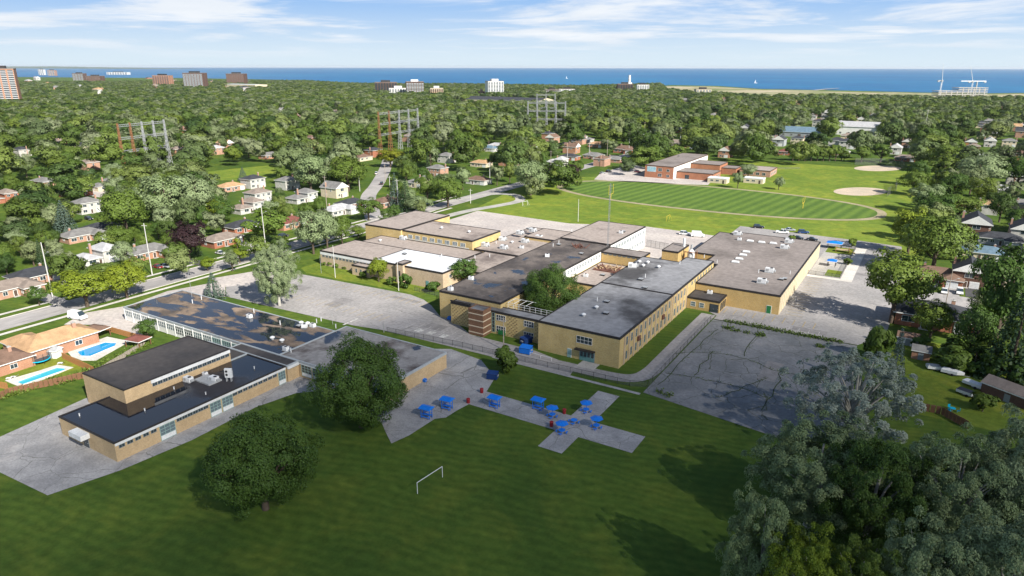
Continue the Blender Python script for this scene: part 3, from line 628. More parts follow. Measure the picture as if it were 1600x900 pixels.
link('antenna_mast', mb.mesh('antenna_mast'), hs, (40, -45, 0))
W4 = Wing(hs, -84.4, -59.15, 61, 104, 5.0, 'yellow_brick', 'roof_pink')
on_roof(W4, [('unit', 758, 385), ('unit', 787, 389), ('unit', 785, 376, .2), ('unit', 820, 379), ('unit', 842, 373), ('pipe', 775, 381), ('small_unit', 815, 388), ('vent', 800, 380)])
W4b = Wing(hs, -76, -62, 84, 100, 6.2, 'yellow_brick', 'roof_pink', 4.9)
on_roof(W4b, [('unit', 812, 366), ('unit', 832, 362), ('hatch', 825, 358)])
W5b = Wing(hs, -137, -118.2, 59, 91.5, 8.6, 'yellow_brick', 'roof_pink'); W5f = Wing(hs, -118.05, -84.5, 60, 79.6, 8.2, 'yellow_brick', 'roof_pink')
on_roof(W5f, [('vent', 690, 358), ('vent', 733, 364)])
W5f.row('S', -116, -87, 8, 5.4, 2.2, 1.5, 3, 1, 'frame_white', 'glass_pale'); W5f.band('white_band', 'S', -116.5, -86, 4.9, 5.2, 'white_wall', 0.05)
W6 = Wing(hs, -130.3, -103.2, 27.6, 46, 5.5, 'pale_brick', 'roof_pink'); W6.band('white_band', 'S', -130.3, -103.3, 4.1, 5.05, 'fascia_white', 0.06); W6.row('S', -129.5, -104, 15, 3.3, 1.2, .7, 2, 1, 'frame_grey')
W6.band('white_band', 'W', 27.7, 45.9, 4.1, 5.05, 'fascia_white', 0.06)
W6p = Wing(hs, -111.5, -103.4, 24.4, 27.5, 3.6, 'pale_brick', 'roof_pink'); W6p.row('S', -110.5, -104, 3, 1.2, .7, 1.3, 1, 2, 'frame_grey')
W6w = Wing(hs, -103.05, -73, 26.4, 44, 6.1, 'pale_brick', 'roof_white'); W6w.door('S', -79.5, 1.2, 2.3, 'teal_panel'); W6w.row('E', 28, 43, 3, 3.5, 1.5, 1.2, 2, 1)
W6t = Wing(hs, -92, -89, 25.4, 30, 6.9, 'pale_brick', 'roof_gravel'); W6t.row('S', -91, -90, 1, 1.0, .7, 3.4, 1, 3, 'fascia_brown')
on_roof(W6w, [('hatch', 632, 398), ('pipe', 690, 402)])
W6s = Wing(hs, -128.5, -79.4, 46.15, 59, 4.9, 'pale_brick', 'roof_pink'); on_roof(W6s, [('vent', 594, 378), ('unit', 630, 375)])
W6e = Wing(hs, -79.25, -59.15, 37, 60.8, 4.6, 'pale_brick', 'roof_pink'); on_roof(W6e, [('pipe', 765, 402), ('pipe', 742, 404)])
W9 = Wing(hs, -37.9, -22.6, 46.5, 72.6, 3.9, 'yellow_brick', 'roof_pink'); on_roof(W9, [('hatch', 942, 430), ('small_unit', 915, 432)])
RB = MB(); RB.box(-5, 5, -3.2, 3.2, 0, .5, 'rust_heap')
for k in range(40):
    a = rng.uniform(-1, 1, 3); RB.tube((a[0] * 4, a[1] * 2.4, .5), (a[0] * 4 + rng.uniform(-2, 2), a[1] * 2.4 + rng.uniform(-1.6, 1.6), rng.uniform(.6, 2.0)), .18, .12, 'plywood' if k % 3 else 'rust_heap', 4)
link('debris_pile', RB.mesh('debris_pile'), W9.wall, (-31, 65.5, 3.9))
W10 = Wing(hs, -37.7, -22.6, 72.8, 80.6, 7.7, 'gold_brick', 'roof_gravel'); W10.row('S', -37, -23, 8, 7.0, 1.2, .35, 2, 1, 'frame_grey')
W7 = Wing(hs, 0, 25.4, 60.2, 136.6, 6.0, 'gold_brick', 'roof_gravel', pts=[(0.2, 60.2), (25.4, 60.2), (25.4, 136.6), (-5.4, 136.6), (-5.4, 133), (-12.4, 133), (-12.4, 96), (-4, 96), (-4, 84), (0.2, 84)])
W7.door('S', 22.6, 1.3, 2.4, 'door_green', 1, 'frame_white')
W7.row('E', 62, 104, 12, 1.2, 1.2, 3.4, 1, 2, 'cream_wall', 'glass_pale')
for k in range(25): W7.band('pilaster', 'E', 61 + k * 3.0, 61.6 + k * 3.0, 0.05, 5.55, 'cream_wall', 0.18)
W7.band('cream_wall_face', 'E', 60.5, 136.3, 0.04, 5.58, 'cream_wall', 0.04)
mb = MB().box(0, 1.8, -1.2, 1.2, 0, 1.0, 'concrete'); link('loading_step', mb.mesh('loading_step'), W7.wall, (25.55, 77, 0))
on_roof(W7, [('skylight', 1166, 393), ('skylight', 1161, 398), ('skylight', 1155, 404), ('skylight', 1149, 409), ('unit', 1202, 424), ('unit', 1190, 441), ('unit', 1225, 387), ('skylight', 1172, 376), ('skylight', 1190, 378), ('skylight', 1208, 379.5), ('unit', 1152, 366), ('small_unit', 1155, 374), ('unit', 1232, 378), ('hatch', 1226, 435), ('hatch', 1221, 436), ('pipe', 1234, 427), ('pipe', 1120, 410), ('pipe', 1185, 425), ('hatch', 1230, 372)])
W8 = Wing(hs, 0.15, 10, 52.3, 60.05, 3.6, 'gold_brick', 'roof_dark'); W8.row('S', 0.8, 6, 2, 0.9, 1.5, 1.5, 1, 2, 'frame_white', 'glass_pale'); W8.door('S', 8.4, 2.4, 2.5, 'glass', 2, 'black_metal'); W8.row('E', 53, 59.5, 3, .4, 1.5, 2.4, 1, 2, 'black_metal')
on_roof(W8, [('small_unit', 1109, 457.5), ('pipe', 1101, 453)])
W11 = Wing(hs, -19.5, -13.6, 84, 96, 8.4, 'gold_brick', 'roof_gravel'); W11.band('foot_band', 'E', 84, 96, 0, 0.2, 'fascia_dark', .02)  # thin dark strip along the foot of the east wall
mb = MB()      # pale dust collector and pipes beside the boiler house
mb.tube((-10.5, 89, 0), (-10.5, 89, 7.6), 1.3, 1.3, 'metal_white', 14); mb.tube((-10.5, 89, 7.6), (-10.5, 89, 8.8), 1.3, .5, 'metal_white', 14); mb.tube((-10.5, 89, 8.8), (-10.5, 89, 10.4), .4, .4, 'metal_grey', 8)
for k, (dx, dy) in enumerate(((-12.4, 87.5), (-8.7, 87.6), (-8.9, 90.5))): mb.tube((dx, dy, 0), (dx, dy, 8.2), .16, .16, 'rust', 6)
mb.tube((-12.4, 87.5, 8.0), (-8.7, 87.6, 8.0), .2, .2, 'rust', 6); mb.tube((-14.5, 93, 8.4), (-14.5, 93, 11.5), .45, .45, 'metal_white', 10)
link('dust_collector', mb.mesh('dust_collector'), hs, (40, -45, 0))
W12 = Wing(hs, -22.3, -19.7, 80.3, 110, 3.2, 'white_wall', 'roof_white', edge='fascia_white'); W13 = Wing(hs, -19.5, -13.8, 73.2, 83.8, 4.2, 'gold_brick', 'roof_pink')

# ------------------------------------------------------------------ the lower school in front
ls = thing('low_school', 'single storey tan brick school wings with wet black flat roofs beside the lawn', 'school', (-80, -55, 0))
N1 = Wing(ls, -82.3, -62.9, -87.3, -47.4, 3.95, 'tan_brick', 'roof_wet', edge='fascia_dark', eh=.12)
N1.band('white_fascia', 'E', -87.2, -47.5, 3.3, 3.82, 'fascia_white', .12)
for a, b, n in ((-86.8, -79, 5), (-75, -67.8, 6), (-62, -50, 9)): N1.row('E', a, b, n, 2.55, 1.15, .72, 2, 1, 'frame_grey')
for c, wd in ((-77, 3.2), (-66.2, 2.6), (-63.3, 2.6), (-48.7, 2.0)): N1.put('window', window_mesh(wd, 3.1, 3, 3, 'pale_teal', 'glass_pale', 'fascia_white', .33), 'E', c, .1)
N1.band('canopy', 'S', -75.6, -71.4, 2.5, 3.55, 'fascia_white', 1.7); N1.door('S', -73.2, 1.8, 2.3, 'glass', 2)
for x, y in ((-70, -77), (-74, -68), (-66, -66), (-79, -85), (-68, -52), (-71, -60)): link('vent_pipe', equip('pipe'), N1.wall, (x, y, 3.96), 0, (1, 1, .5))
x, y = P(359, 597, 3.95); link('rooftop_unit', MB().box(-.8, .8, -.25, .25, .9, 3.0, 'metal_white').box(-.6, -.4, -.3, .2, 0, .9, 'metal_grey').box(.4, .6, -.3, .2, 0, .9, 'metal_grey').tube((-.35, -.3, 1.6), (-.35, -.26, 1.6), .28, .28, 'black_metal', 10).tube((-.35, -.3, 2.4), (-.35, -.26, 2.4), .28, .28, 'black_metal', 10).mesh('condenser'), N1.wall, (x, y, 3.96), .5)
for px, py, kd in ((295, 598, 'unit'), (305, 582, 'small_unit'), (321, 588, 'small_unit'), (335, 597, 'unit')): 
    x, y = P(px, py, 3.95); link('rooftop_unit', equip(kd), N1.wall, (x, y, 3.96), .1, (.75, .75, .75))
link('rooftop_pad', MB().box(-2.6, 2.6, -1.6, 1.6, 0, .35, 'metal_grey').mesh('rooftop_pad'), N1.wall, (-71.5, -61.5, 3.96))
N2 = Wing(ls, -91.8, -76.2, -77.2, -52, 7.0, 'tan_brick', 'roof_dark', edge='fascia_dark', eh=.1)
N2.band('white_fascia', 'E', -71.5, -52.1, 6.2, 6.88, 'fascia_white', .25); N2.row('E', -71.3, -52.3, 16, 5.35, 1.1, .8, 2, 1, 'frame_grey')
N3 = Wing(ls, -83, -62.6, -47.25, -43.9, 4.05, 'tan_brick', 'roof_dark', edge='fascia_grey', eh=.3); N3.band('soffit', 'E', -47.2, -44, 3.3, 3.8, 'fascia_white', .4)
N3b = Wing(ls, -91, -76.3, -51.9, -47.4, 4.1, 'tan_brick', 'roof_dark', edge='fascia_grey', eh=.3)
N4 = Wing(ls, -134.8, -69.3, -43.75, -25.4, 4.0, 'white_wall', 'roof_puddled', edge='fascia_grey', eh=.3)
me = window_mesh(3.5, 3.1, 4, 2, 'frame_white', 'glass_pale', 'white_wall', .42); me2 = window_mesh(3.5, 3.1, 4, 3, 'frame_white', 'glass', 'white_wall', .2); me3 = window_mesh(3.5, 3.1, 4, 2, 'pale_teal', 'glass_pale', 'teal_panel', .3)
for k in range(13): N4.put('window', me2 if k in (6, 7) else me3 if k > 9 else me, 'S', -132.6 + k * 3.95, .15)
for k in range(14): N4.band('pier', 'S', -134.75 + k * 3.95, -134.45 + k * 3.95, 0, 3.7, 'frame_white', .14)
N4.row('W', -43, -26, 4, .6, 3.4, 2.4, 4, 2, 'frame_white', 'glass_pale')
on_roof(N4, [('small_unit', 390, 498), ('vent', 426, 532), ('vent', 441, 536), ('pipe', 301, 476), ('pipe', 315, 470), ('pipe', 397, 490), ('pipe', 438, 509), ('vent', 471, 508), ('vent', 481, 509), ('small_unit', 489, 512), ('pipe', 502, 503), ('hatch', 468, 512), ('small_unit', 476, 513, .5), ('pipe', 495, 506)])
N5 = Wing(ls, -69.1, -36, -43.75, -21.5, 4.06, 'tan_brick', 'roof_pad', edge='fascia_grey', eh=.45)
N5.row('S', -62, -40, 6, .5, 3.2, 2.9, 3, 3, 'pale_teal', 'glass', 'fascia_white', .3); N5.band('white_fascia', 'S', -62.4, -36.1, 3.4, 3.6, 'fascia_white', .1)
N5.door('S', -37.6, 2.4, 2.5, 'fascia_white', 2, 'bright_blue'); N5.band('blue_panel', 'S', -39, -36.2, 2.75, 3.35, 'bright_blue', .12)
on_roof(N5, [('small_unit', 447, 549), ('pipe', 455, 552), ('pipe', 452, 549), ('pipe', 525, 514)])
for wing in (N1, N5): pass

# ------------------------------------------------------------------ the orange brick school across the field
es = thing('elementary_school', 'orange brick elementary school with a white panelled side beyond the oval track', 'school', (-80, 320, 0))
E1 = Wing(es, -106, -86.4, 294, 372, 8.0, 'school_orange_brick', 'roof_gravel', edge='fascia_brown'); E1.band('white_wall_face', 'E', 294.2, 371, .1, 7.5, 'white_wall', .05)
for z in (1.0, 4.6): E1.row('E', 296, 330, 8, z, 3.0, 2.3, 3, 2, 'frame_white', 'glass_pale')
E1.put('mural', MB().box(-3, 3, -.06, 0, 0, 3.2, 'mural_blue').box(-3.1, 3.1, -.04, 0, -.1, 3.3, 'frame_white').mesh('mural'), 'S', -101.4, 4)
for z in (1, 4.6): E1.row('S', -97.5, -93.5, 1, z, 2.6, 2.0, 2, 2, 'frame_white'); E1.row('S', -92, -88, 1, z, 2, 1.6, 2, 1, 'frame_white')
E2 = Wing(es, -86, -62, 300, 318, 4.6, 'school_orange_brick', 'roof_gravel', edge='fascia_brown'); E2.door('S', -79, 2.6, 2.6, 'glass', 2, 'fascia_brown'); E2.row('E', 302, 316, 3, 1, 2.5, 2, 2, 2)
E3 = Wing(es, -86, -66, 330, 350, 6.5, 'school_orange_brick', 'roof_gravel', edge='fascia_brown'); E3b = Wing(es, -65.8, -56, 334, 348, 4.4, 'school_orange_brick', 'roof_gravel', edge='fascia_brown')
E4 = Wing(es, -54, -34, 336, 358, 4.2, 'pink_brick', 'roof_pink', edge='fascia_brown'); E4.row('E', 338, 356, 4, 1, 2.2, 1.8, 2, 1); E4.row('S', -52, -36, 4, 1, 2.2, 1.8, 2, 1)
on_roof(E1, [('hatch', 1060, 243), ('unit', 1080, 232)])
for px, py, lb in ((1122, 284, 'cream portable classroom with a white roof beside the grey willow'), (1178, 284, 'cream portable classroom nearest the lone small tree on the field')):
    x, y = P(px, py); pc = thing('portable_classroom', lb, 'classroom', (x, y, 0), 0, 'portable classrooms beside the orange brick school')
    q = Wing(pc, x - 6, x + 6, y - 3.5, y + 3.5, 3.2, 'cream_wall', 'roof_white', edge='fascia_white'); q.row('S', x - 5, x + 2, 2, 1.2, 2.0, 1.1, 2, 1); q.door('S', x + 4, 1, 2.2, 'fascia_brown'); q.wall.name = 'wall'
# ------------------------------------------------------------------ trees
def leaf_cards(pos, nrm, size, r_):
    n = len(pos); nrm = nrm / np.linalg.norm(nrm, axis=1, keepdims=True)
    a = np.cross(nrm, r_.normal(size=(n, 3))); a /= np.linalg.norm(a, axis=1, keepdims=True); b = np.cross(nrm, a)
    s = size[:, None]; c = np.stack([pos - a * s, pos - b * s * .62 , pos + a * s, pos + b * s * .62], 1)
    c[:, 0] -= nrm * s * .2; c[:, 2] -= nrm * s * .2
    return c.reshape(-1, 3)
def quads_mesh(name, v, m):
    me = bpy.data.meshes.new(name); n = len(v) // 4
    me.vertices.add(len(v)); me.vertices.foreach_set('co', v.astype(np.float32).ravel())
    me.loops.add(len(v)); me.loops.foreach_set('vertex_index', np.arange(len(v), dtype=np.int32))
    me.polygons.add(n); me.polygons.foreach_set('loop_start', np.arange(0, len(v), 4, dtype=np.int32)); me.polygons.foreach_set('loop_total', np.full(n, 4, dtype=np.int32))
    me.materials.append(M[m]); me.update(calc_edges=True); return me
def crown_round(seed, nleaf, leaf, ncl, zr=0.85, z0=0.28, rc=(0.24, 0.4), m='leaf_mix', open_=0.0, up=0.35, egg=0.0, shoot=0.0, jit=.33):
    """crown of leaf clumps; unit tree: height 1, crown radius 0.5; returns mesh and clump centres"""
    r_ = np.random.default_rng(seed)
    d = r_.normal(size=(ncl, 3)); d /= np.linalg.norm(d, axis=1, keepdims=True)
    rad = (0.42 + 0.36 * r_.random(ncl) ** 0.6)[:, None]; lump = (1 + 0.17 * r_.normal(size=(ncl, 1)))
    c = d * rad * np.clip(lump, .75, 1.25)
    rcl = r_.uniform(*rc, ncl)
    per = r_.multinomial(nleaf, rcl ** 2 / (rcl ** 2).sum()); idx = np.repeat(np.arange(ncl), per); n = len(idx)
    ld = r_.normal(size=(n, 3)) + d[idx] * 0.75 + np.array([0, 0, up]); ld /= np.linalg.norm(ld, axis=1, keepdims=True)
    if shoot: ld = ld * np.array([1 - shoot * .4, 1 - shoot * .4, 1 + shoot])
    p = c[idx] + ld * (rcl[idx] * r_.uniform(.62, 1.06, n))[:, None]
    rr_ = np.linalg.norm(p, axis=1); keep = (rr_ > .4) & (r_.random(n) > open_); p, ld = p[keep], ld[keep]
    if egg: p[:, :2] *= (1 - egg * p[:, 2:3])
    p = p / max(1.0, np.percentile(np.linalg.norm(p, axis=1), 97))
    crown_h = 1 - z0
    q = np.stack([p[:, 0] * .5, p[:, 1] * .5, z0 + crown_h * (p[:, 2] * .5 + .5)], 1)
    nr = ld + d[idx][keep] * .5 + r_.normal(size=ld.shape) * jit; nr[:, 2] += .2
    v = leaf_cards(q, nr, leaf * r_.uniform(.65, 1.35, len(q)), r_)
    cc = np.stack([c[:, 0] * .5, c[:, 1] * .5, z0 + crown_h * (c[:, 2] * .5 + .5)], 1)
    return quads_mesh('crown', v, m), cc
def crown_cone(seed, nleaf, leaf, m='leaf_conifer', z0=0.06, tiers=14):
    r_ = np.random.default_rng(seed); zt = r_.random(nleaf) ** 1.25
    tier = np.floor(zt * tiers) / tiers; a = r_.uniform(0, 2 * np.pi, nleaf)
    nb = 9; a = np.round(a / (2 * np.pi) * nb + r_.normal(size=nleaf) * .16 + tier * 3.7) / nb * 2 * np.pi + r_.normal(size=nleaf) * .13
    rad = (1 - zt) * .5 * (0.35 + .65 * r_.random(nleaf) ** .55) * (1 + .12 * np.sin(a * 3 + seed)) + .012
    z = z0 + (1 - z0) * (tier + .05 * r_.random(nleaf) + .06 - rad * .28)
    p = np.stack([rad * np.cos(a), rad * np.sin(a), z], 1); nr = np.stack([np.cos(a) * .6, np.sin(a) * .6, np.ones(nleaf)], 1) + r_.normal(size=(nleaf, 3)) * .4
    return quads_mesh('crown', leaf_cards(p, nr, leaf * r_.uniform(.6, 1.3, nleaf) * (1 - .5 * zt), r_), m)
def trunk_mesh(cc, seed, bark='bark', r0=0.032, z0=0.28, n=7):
    r_ = random.Random(seed); mb = MB()
    mb.tube((0, 0, -.02), (0, 0, z0 + .05), r0, r0 * .75, bark, 8, False); mb.tube((0, 0, z0 + .05), (r_.uniform(-.03, .03), r_.uniform(-.03, .03), .78), r0 * .75, r0 * .18, bark, 6, False)
    for i in range(min(n, len(cc))):
        c = cc[i]; zb = z0 * .75 + (c[2] - z0) * .25; mid = (c[0] * .5, c[1] * .5, zb + (c[2] - zb) * .62)
        mb.tube((0, 0, zb), mid, r0 * .5, r0 * .3, bark, 5, False); mb.tube(mid, tuple(c), r0 * .3, r0 * .07, bark, 4, False)
    return mb.mesh('trunk', True)
TREES = {}
def add_kind(k, crown, trunk): TREES.setdefault(k, []).append((crown, trunk))
for s in range(6):        # light-weight street and woodland trees
    cr, cc = crown_round(100 + s, 2300, .031, 26, jit=.24, z0=.16 + .05 * (s % 3), egg=.12 * (s % 3)); add_kind('mid', cr, trunk_mesh(cc, s, z0=.2))
for s in range(5):
    cr, cc = crown_round(200 + s, 5200, .021, 54, z0=.2, rc=(.2, .36), egg=.1 * (s % 3)); add_kind('fine', cr, trunk_mesh(cc, s, z0=.22))
for s in range(2):
    cr, cc = crown_round(300 + s, 50000, .0085, 200, z0=.0, rc=(.1, .22), jit=.5, m='leaf_dark', up=.2); add_kind('hero', cr, trunk_mesh(cc, s, z0=.16, n=14))
for s in range(3):
    cr, cc = crown_round(400 + s, 70000, .0074, 300, z0=.04, rc=(.07, .15), m='leaf_silver', up=.9, shoot=.05, jit=.6); add_kind('silver', cr, trunk_mesh(cc, s, 'pale_bark', z0=.2, n=16))
cr, cc = crown_round(450, 46000, .0075, 260, z0=.06, rc=(.04, .11), m='leaf_poplar', open_=.1, up=1.0, shoot=.35, jit=.6); add_kind('poplar', cr, trunk_mesh(cc, 5, 'pale_bark', r0=.026, z0=.18, n=34))
for s in range(3): add_kind('conifer', crown_cone(500 + s, 2600, .03), MB().tube((0, 0, -.02), (0, 0, .9), .03, .006, 'bark', 7).mesh('trunk'))
for s in range(3):
    cr, cc = crown_round(600 + s, 1500, .06, 16, z0=.02, rc=(.3, .46)); add_kind('bush', cr, trunk_mesh(cc, s, z0=.1, n=4))
add_kind('column', crown_round(650, 1500, .035, 30, z0=.02, rc=(.2, .34))[0], MB().tube((0, 0, -.02), (0, 0, .7), .05, .01, 'bark', 6).mesh('trunk'))
TREE_POS = []; tree_n = [0]
def tree_at(x, y, h, wd, kind, leaf, label, group=None, name=None, rz=None):
    tree_n[0] += 1; i = tree_n[0]; vs_ = TREES[kind]; cr, tk = vs_[i % len(vs_)]
    t = thing(name or {'conifer': 'conifer_tree', 'bush': 'shrub', 'column': 'columnar_shrub'}.get(kind, 'leafy_tree'), label, {'bush': 'shrub', 'column': 'shrub'}.get(kind, 'tree'), (x, y, 0), rz if rz is not None else (i * 2.399) % 6.283, group, (wd, wd, h))
    link('trunk', tk, t); link('crown', cr, t, m=leaf); TREE_POS.append((x, y, wd / 2, h)); return t
def tree_px(px, base, top, wpx, kind, leaf, label, group=None, name=None, hmul=1.0):
    x, y = P(px, base); dep = proj(x, y)[2]; h = max(1.0, top_z(x, y, top) * hmul)
    return tree_at(x, y, h, wpx * dep / FPX * 1.04, kind, leaf, label, group, name)
# ---- single trees one can point to
tree_px(566, 668, 524, 154, 'hero', 'leaf_dark', 'large round dark green tree in front of the low school doors')
tree_px(416, 797, 645, 176, 'hero', 'leaf_dark', 'broad dark green tree on the lawn nearest the camera, left of the goal')
tree_px(1325, 690, 540, 215, 'poplar', 'leaf_poplar', 'sparse silver poplar with white bare branches over the cracked lot', name='silver_poplar')
SG = 'silver leaved trees in the near right corner'
tree_px(1262, 820, 650, 205, 'silver', 'leaf_silver', 'grey green tree nearest the lawn edge, below the silver poplar', SG)
tree_px(1345, 870, 672, 165, 'silver', 'leaf_dark', 'dark green tree in the middle of the near right grove', SG)
tree_px(1470, 880, 668, 190, 'silver', 'leaf_silver', 'silver leaved maple right of the dark gap in the near grove', SG)
tree_px(1580, 880, 640, 200, 'silver', 'leaf_silver', 'silver leaved maple at the right picture edge below the dark shed', SG)
tree_px(1545, 1060, 790, 230, 'silver', 'leaf_silver', 'silver leaved maple in the bottom right corner', SG)
tree_px(1420, 1030, 800, 170, 'silver', 'leaf_silver', 'tall grey green tree at the bottom edge beside the dark gap', SG)
tree_px(1180, 960, 760, 130, 'silver', 'leaf_silver', 'bluish green tree low at the lawn edge of the near grove', SG)
tree_px(1240, 1010, 815, 150, 'silver', 'leaf_lime', 'yellow green tree at the bottom edge of the near grove', SG)
tree_px(1325, 1020, 830, 130, 'silver', 'leaf_green', 'olive green tree at the bottom edge right of the yellow green one', SG)
tree_px(1392, 612, 514, 44, 'conifer', 'leaf_spruce', 'narrow blue spruce standing behind the silver poplar', name='blue_spruce')
tree_px(1392, 502, 388, 118, 'fine', 'leaf_green', 'big round tree casting a shadow on the side parking lot', name='leafy_tree')
tree_px(1368, 558, 500, 44, 'bush', 'leaf_green', 'green bush at the right edge of the side parking lot')
tree_px(1452, 532, 468, 64, 'fine', 'leaf_green', 'rounded grey green tree in front of the long dark bungalow')
tree_px(1456, 425, 328, 108, 'fine', 'leaf_green', 'wide bright green tree above the brown roofed garage house')
tree_px(1418, 394, 320, 66, 'fine', 'leaf_lime', 'yellow green tree at the field corner beside the track')
tree_px(1552, 545, 378, 112, 'fine', 'leaf_dark', 'tall dark tree in front of the houses at the right edge')
tree_px(1512, 560, 470, 70, 'fine', 'leaf_dark', 'dark leafy tree left of the tall dark conifer at the right')
tree_px(1575, 590, 440, 95, 'conifer', 'leaf_conifer', 'tall dark conifer at the right picture edge above the shed')
tree_px(1535, 640, 612, 44, 'bush', 'leaf_green', 'low bush on the mown yard beside the dark shed')
for i, (px, b_, t_, w_) in enumerate(((1485, 575, 535, 60), (1520, 580, 540, 60), (1560, 590, 548, 60), (1590, 600, 556, 50), (1545, 570, 525, 60), (1440, 540, 522, 36), (1596, 580, 520, 60), (1500, 560, 528, 50))):
    tree_px(px, b_, t_, w_, 'bush', ('leaf_green', 'leaf_dark')[i % 2], ('bright green bush at the left of the thicket above the mown yard', 'dark bush left of centre in the thicket above the mown yard', 'bright green bush right of centre in the thicket above the mown yard', 'dark bush at the right front of the thicket above the mown yard', 'bright green bush at the back of the thicket above the mown yard', 'small dark bush beside the white shed with brown roof', 'bright green bush at the right picture edge above the dark shed', 'dark bush behind the left of the thicket above the mown yard')[i], 'thicket above the mown back yard')
x, y = -30.4, 22; tree_at(x, y, top_z(x, y, 411), 19.5, 'hero', 'leaf_dark', 'bushy green tree filling the high school courtyard')
tree_px(437, 479, 372, 78, 'silver', 'leaf_silver', 'grey green tree beside the front parking lot entrance')
tree_px(335, 468, 428, 40, 'conifer', 'leaf_spruce', 'small blue spruce at the corner of the puddled roof', name='blue_spruce')
tree_px(232, 533, 499, 38, 'fine', 'leaf_dark', 'small leafy tree beside the brown garden canopy and school')
tree_px(790, 583, 540, 44, 'bush', 'leaf_green', 'round bush by the chain link fence and utility pole')
tree_px(724, 444, 403, 52, 'fine', 'leaf_dark', 'loose dark pine at the right end of the white roof')
tree_px(592, 441, 401, 34, 'fine', 'leaf_lime', 'small light green tree in front of the pale brick wing')
tree_px(634, 452, 427, 24, 'bush', 'leaf_dark', 'clipped dark egg-shaped shrub by the pale brick wing'); tree_px(675, 456, 437, 26, 'bush', 'leaf_dark', 'low dark shrub beside the teal side door')
tree_px(566, 436, 424, 14, 'bush', 'leaf_green', 'small green shrub by the pale brick porch'); tree_px(612, 446, 432, 18, 'bush', 'leaf_green', 'low light shrub between porch tree and clipped shrub')
for i, (px, b_, t_) in enumerate(((506, 415, 408), (517, 417, 409), (527, 419, 411), (540, 421, 412))): tree_px(px, b_, t_, 14, 'bush', 'leaf_green', ('leftmost', 'second', 'third', 'rightmost')[i] + ' low foundation shrub under the clerestory windows', 'foundation shrubs under the clerestory windows')
tree_px(137, 482, 420, 90, 'fine', 'leaf_lime', 'left one of the two bright green street trees'); tree_px(199, 468, 407, 72, 'fine', 'leaf_lime', 'right one of the two bright green street trees')
tree_px(296, 410, 346, 70, 'fine', 'leaf_purple', 'dark purple leaved tree between the brick bungalows', name='purple_tree')
tree_px(103, 368, 316, 42, 'conifer', 'leaf_spruce', 'blue spruce in front of the white two storey house', name='blue_spruce')
tree_px(371, 390, 370, 15, 'column', 'leaf_lime', 'clipped light green column shrub beside the white garage door')
tree_px(62, 480, 448, 34, 'fine', 'leaf_dark', 'small dark street tree left of the bright green pair'); tree_px(100, 440, 395, 40, 'fine', 'leaf_green', 'leafy tree with pale bare limbs behind the concrete pole')
tree_px(325, 425, 402, 30, 'fine', 'leaf_lime', 'small young tree on the verge by the silver car'); tree_px(375, 412, 388, 34, 'fine', 'leaf_lime', 'light green tree beside the white car driveway')
tree_px(262, 352, 268, 84, 'fine', 'leaf_silver', 'pale silver green tree crown above the grey roofed bungalow'); tree_px(312, 348, 272, 64, 'fine', 'leaf_silver', 'pale silver green tree right of the taller silver one'); tree_px(200, 372, 292, 78, 'fine', 'leaf_green', 'broad olive green tree left of the silver pair')
tree_px(330, 345, 312, 50, 'fine', 'leaf_lime', 'bright green tree at the foot of the silver pair'); tree_px(190, 392, 352, 50, 'fine', 'leaf_green', 'green tree behind the light grey roof')
tree_px(490, 398, 325, 60, 'fine', 'leaf_silver', 'pale green tree left of the gym by the street'); tree_px(512, 392, 330, 50, 'fine', 'leaf_silver', 'loose grey green tree in front of the gym corner'); tree_px(535, 385, 335, 40, 'fine', 'leaf_green', 'green tree at the street corner of the gym')
tree_px(576, 345, 308, 46, 'fine', 'leaf_green', 'round green tree behind the gym by the houses'); tree_px(560, 372, 352, 30, 'fine', 'leaf_green', 'small green tree against the gym wall')
tree_px(486, 302, 238, 64, 'fine', 'leaf_silver', 'large pale silver tree behind the second row of houses'); tree_px(545, 300, 245, 62, 'fine', 'leaf_green', 'full green tree beside the side street'); tree_px(380, 284, 262, 18, 'conifer', 'leaf_spruce', 'small blue spruce at the edge of the park lawn', name='blue_spruce')
tree_px(610, 262, 231, 50, 'fine', 'leaf_gold', 'golden yellow topped tree over the side street'); tree_px(668, 258, 230, 34, 'fine', 'leaf_gold', 'second golden topped tree right of the side street')
tree_px(618, 325, 272, 26, 'conifer', 'leaf_spruce', 'tall blue spruce beside the side street', name='blue_spruce'); tree_px(634, 330, 282, 30, 'conifer', 'leaf_conifer', 'dark conifer next to the tall blue spruce')
tree_px(655, 332, 305, 46, 'fine', 'leaf_silver', 'pale shrubby tree behind the gym roof'); tree_px(700, 325, 275, 56, 'fine', 'leaf_green', 'bright green tree by the dark parking bay'); tree_px(668, 318, 270, 40, 'fine', 'leaf_green', 'green tree in front of the two storey grey house')
tree_px(829, 305, 248, 64, 'fine', 'leaf_silver', 'large pale willow left of the running track'); tree_px(873, 288, 262, 26, 'fine', 'leaf_dark', 'small round green tree between the purple pair'); tree_px(890, 284, 254, 34, 'fine', 'leaf_purple', 'purple leaved tree nearest the running track', name='purple_tree')
tree_px(861, 286, 258, 26, 'fine', 'leaf_purple', 'purple leaved tree beside the large pale willow', name='purple_tree')
tree_px(1152, 293, 266, 20, 'fine', 'leaf_silver', 'young grey green tree between the portable classrooms'); tree_px(1168, 276, 254, 28, 'fine', 'leaf_silver', 'pale willow like tree behind the portable classrooms'); tree_px(1216, 295, 275, 18, 'fine', 'leaf_silver', 'lone small tree on the open field')
tree_px(1157, 235, 205, 28, 'fine', 'leaf_silver', 'pale round tree behind the orange brick school'); tree_px(1104, 240, 212, 30, 'fine', 'leaf_dark', 'dark tree pair behind the orange brick school, left one'); tree_px(1123, 238, 210, 26, 'fine', 'leaf_dark', 'dark tree pair behind the orange brick school, right one')
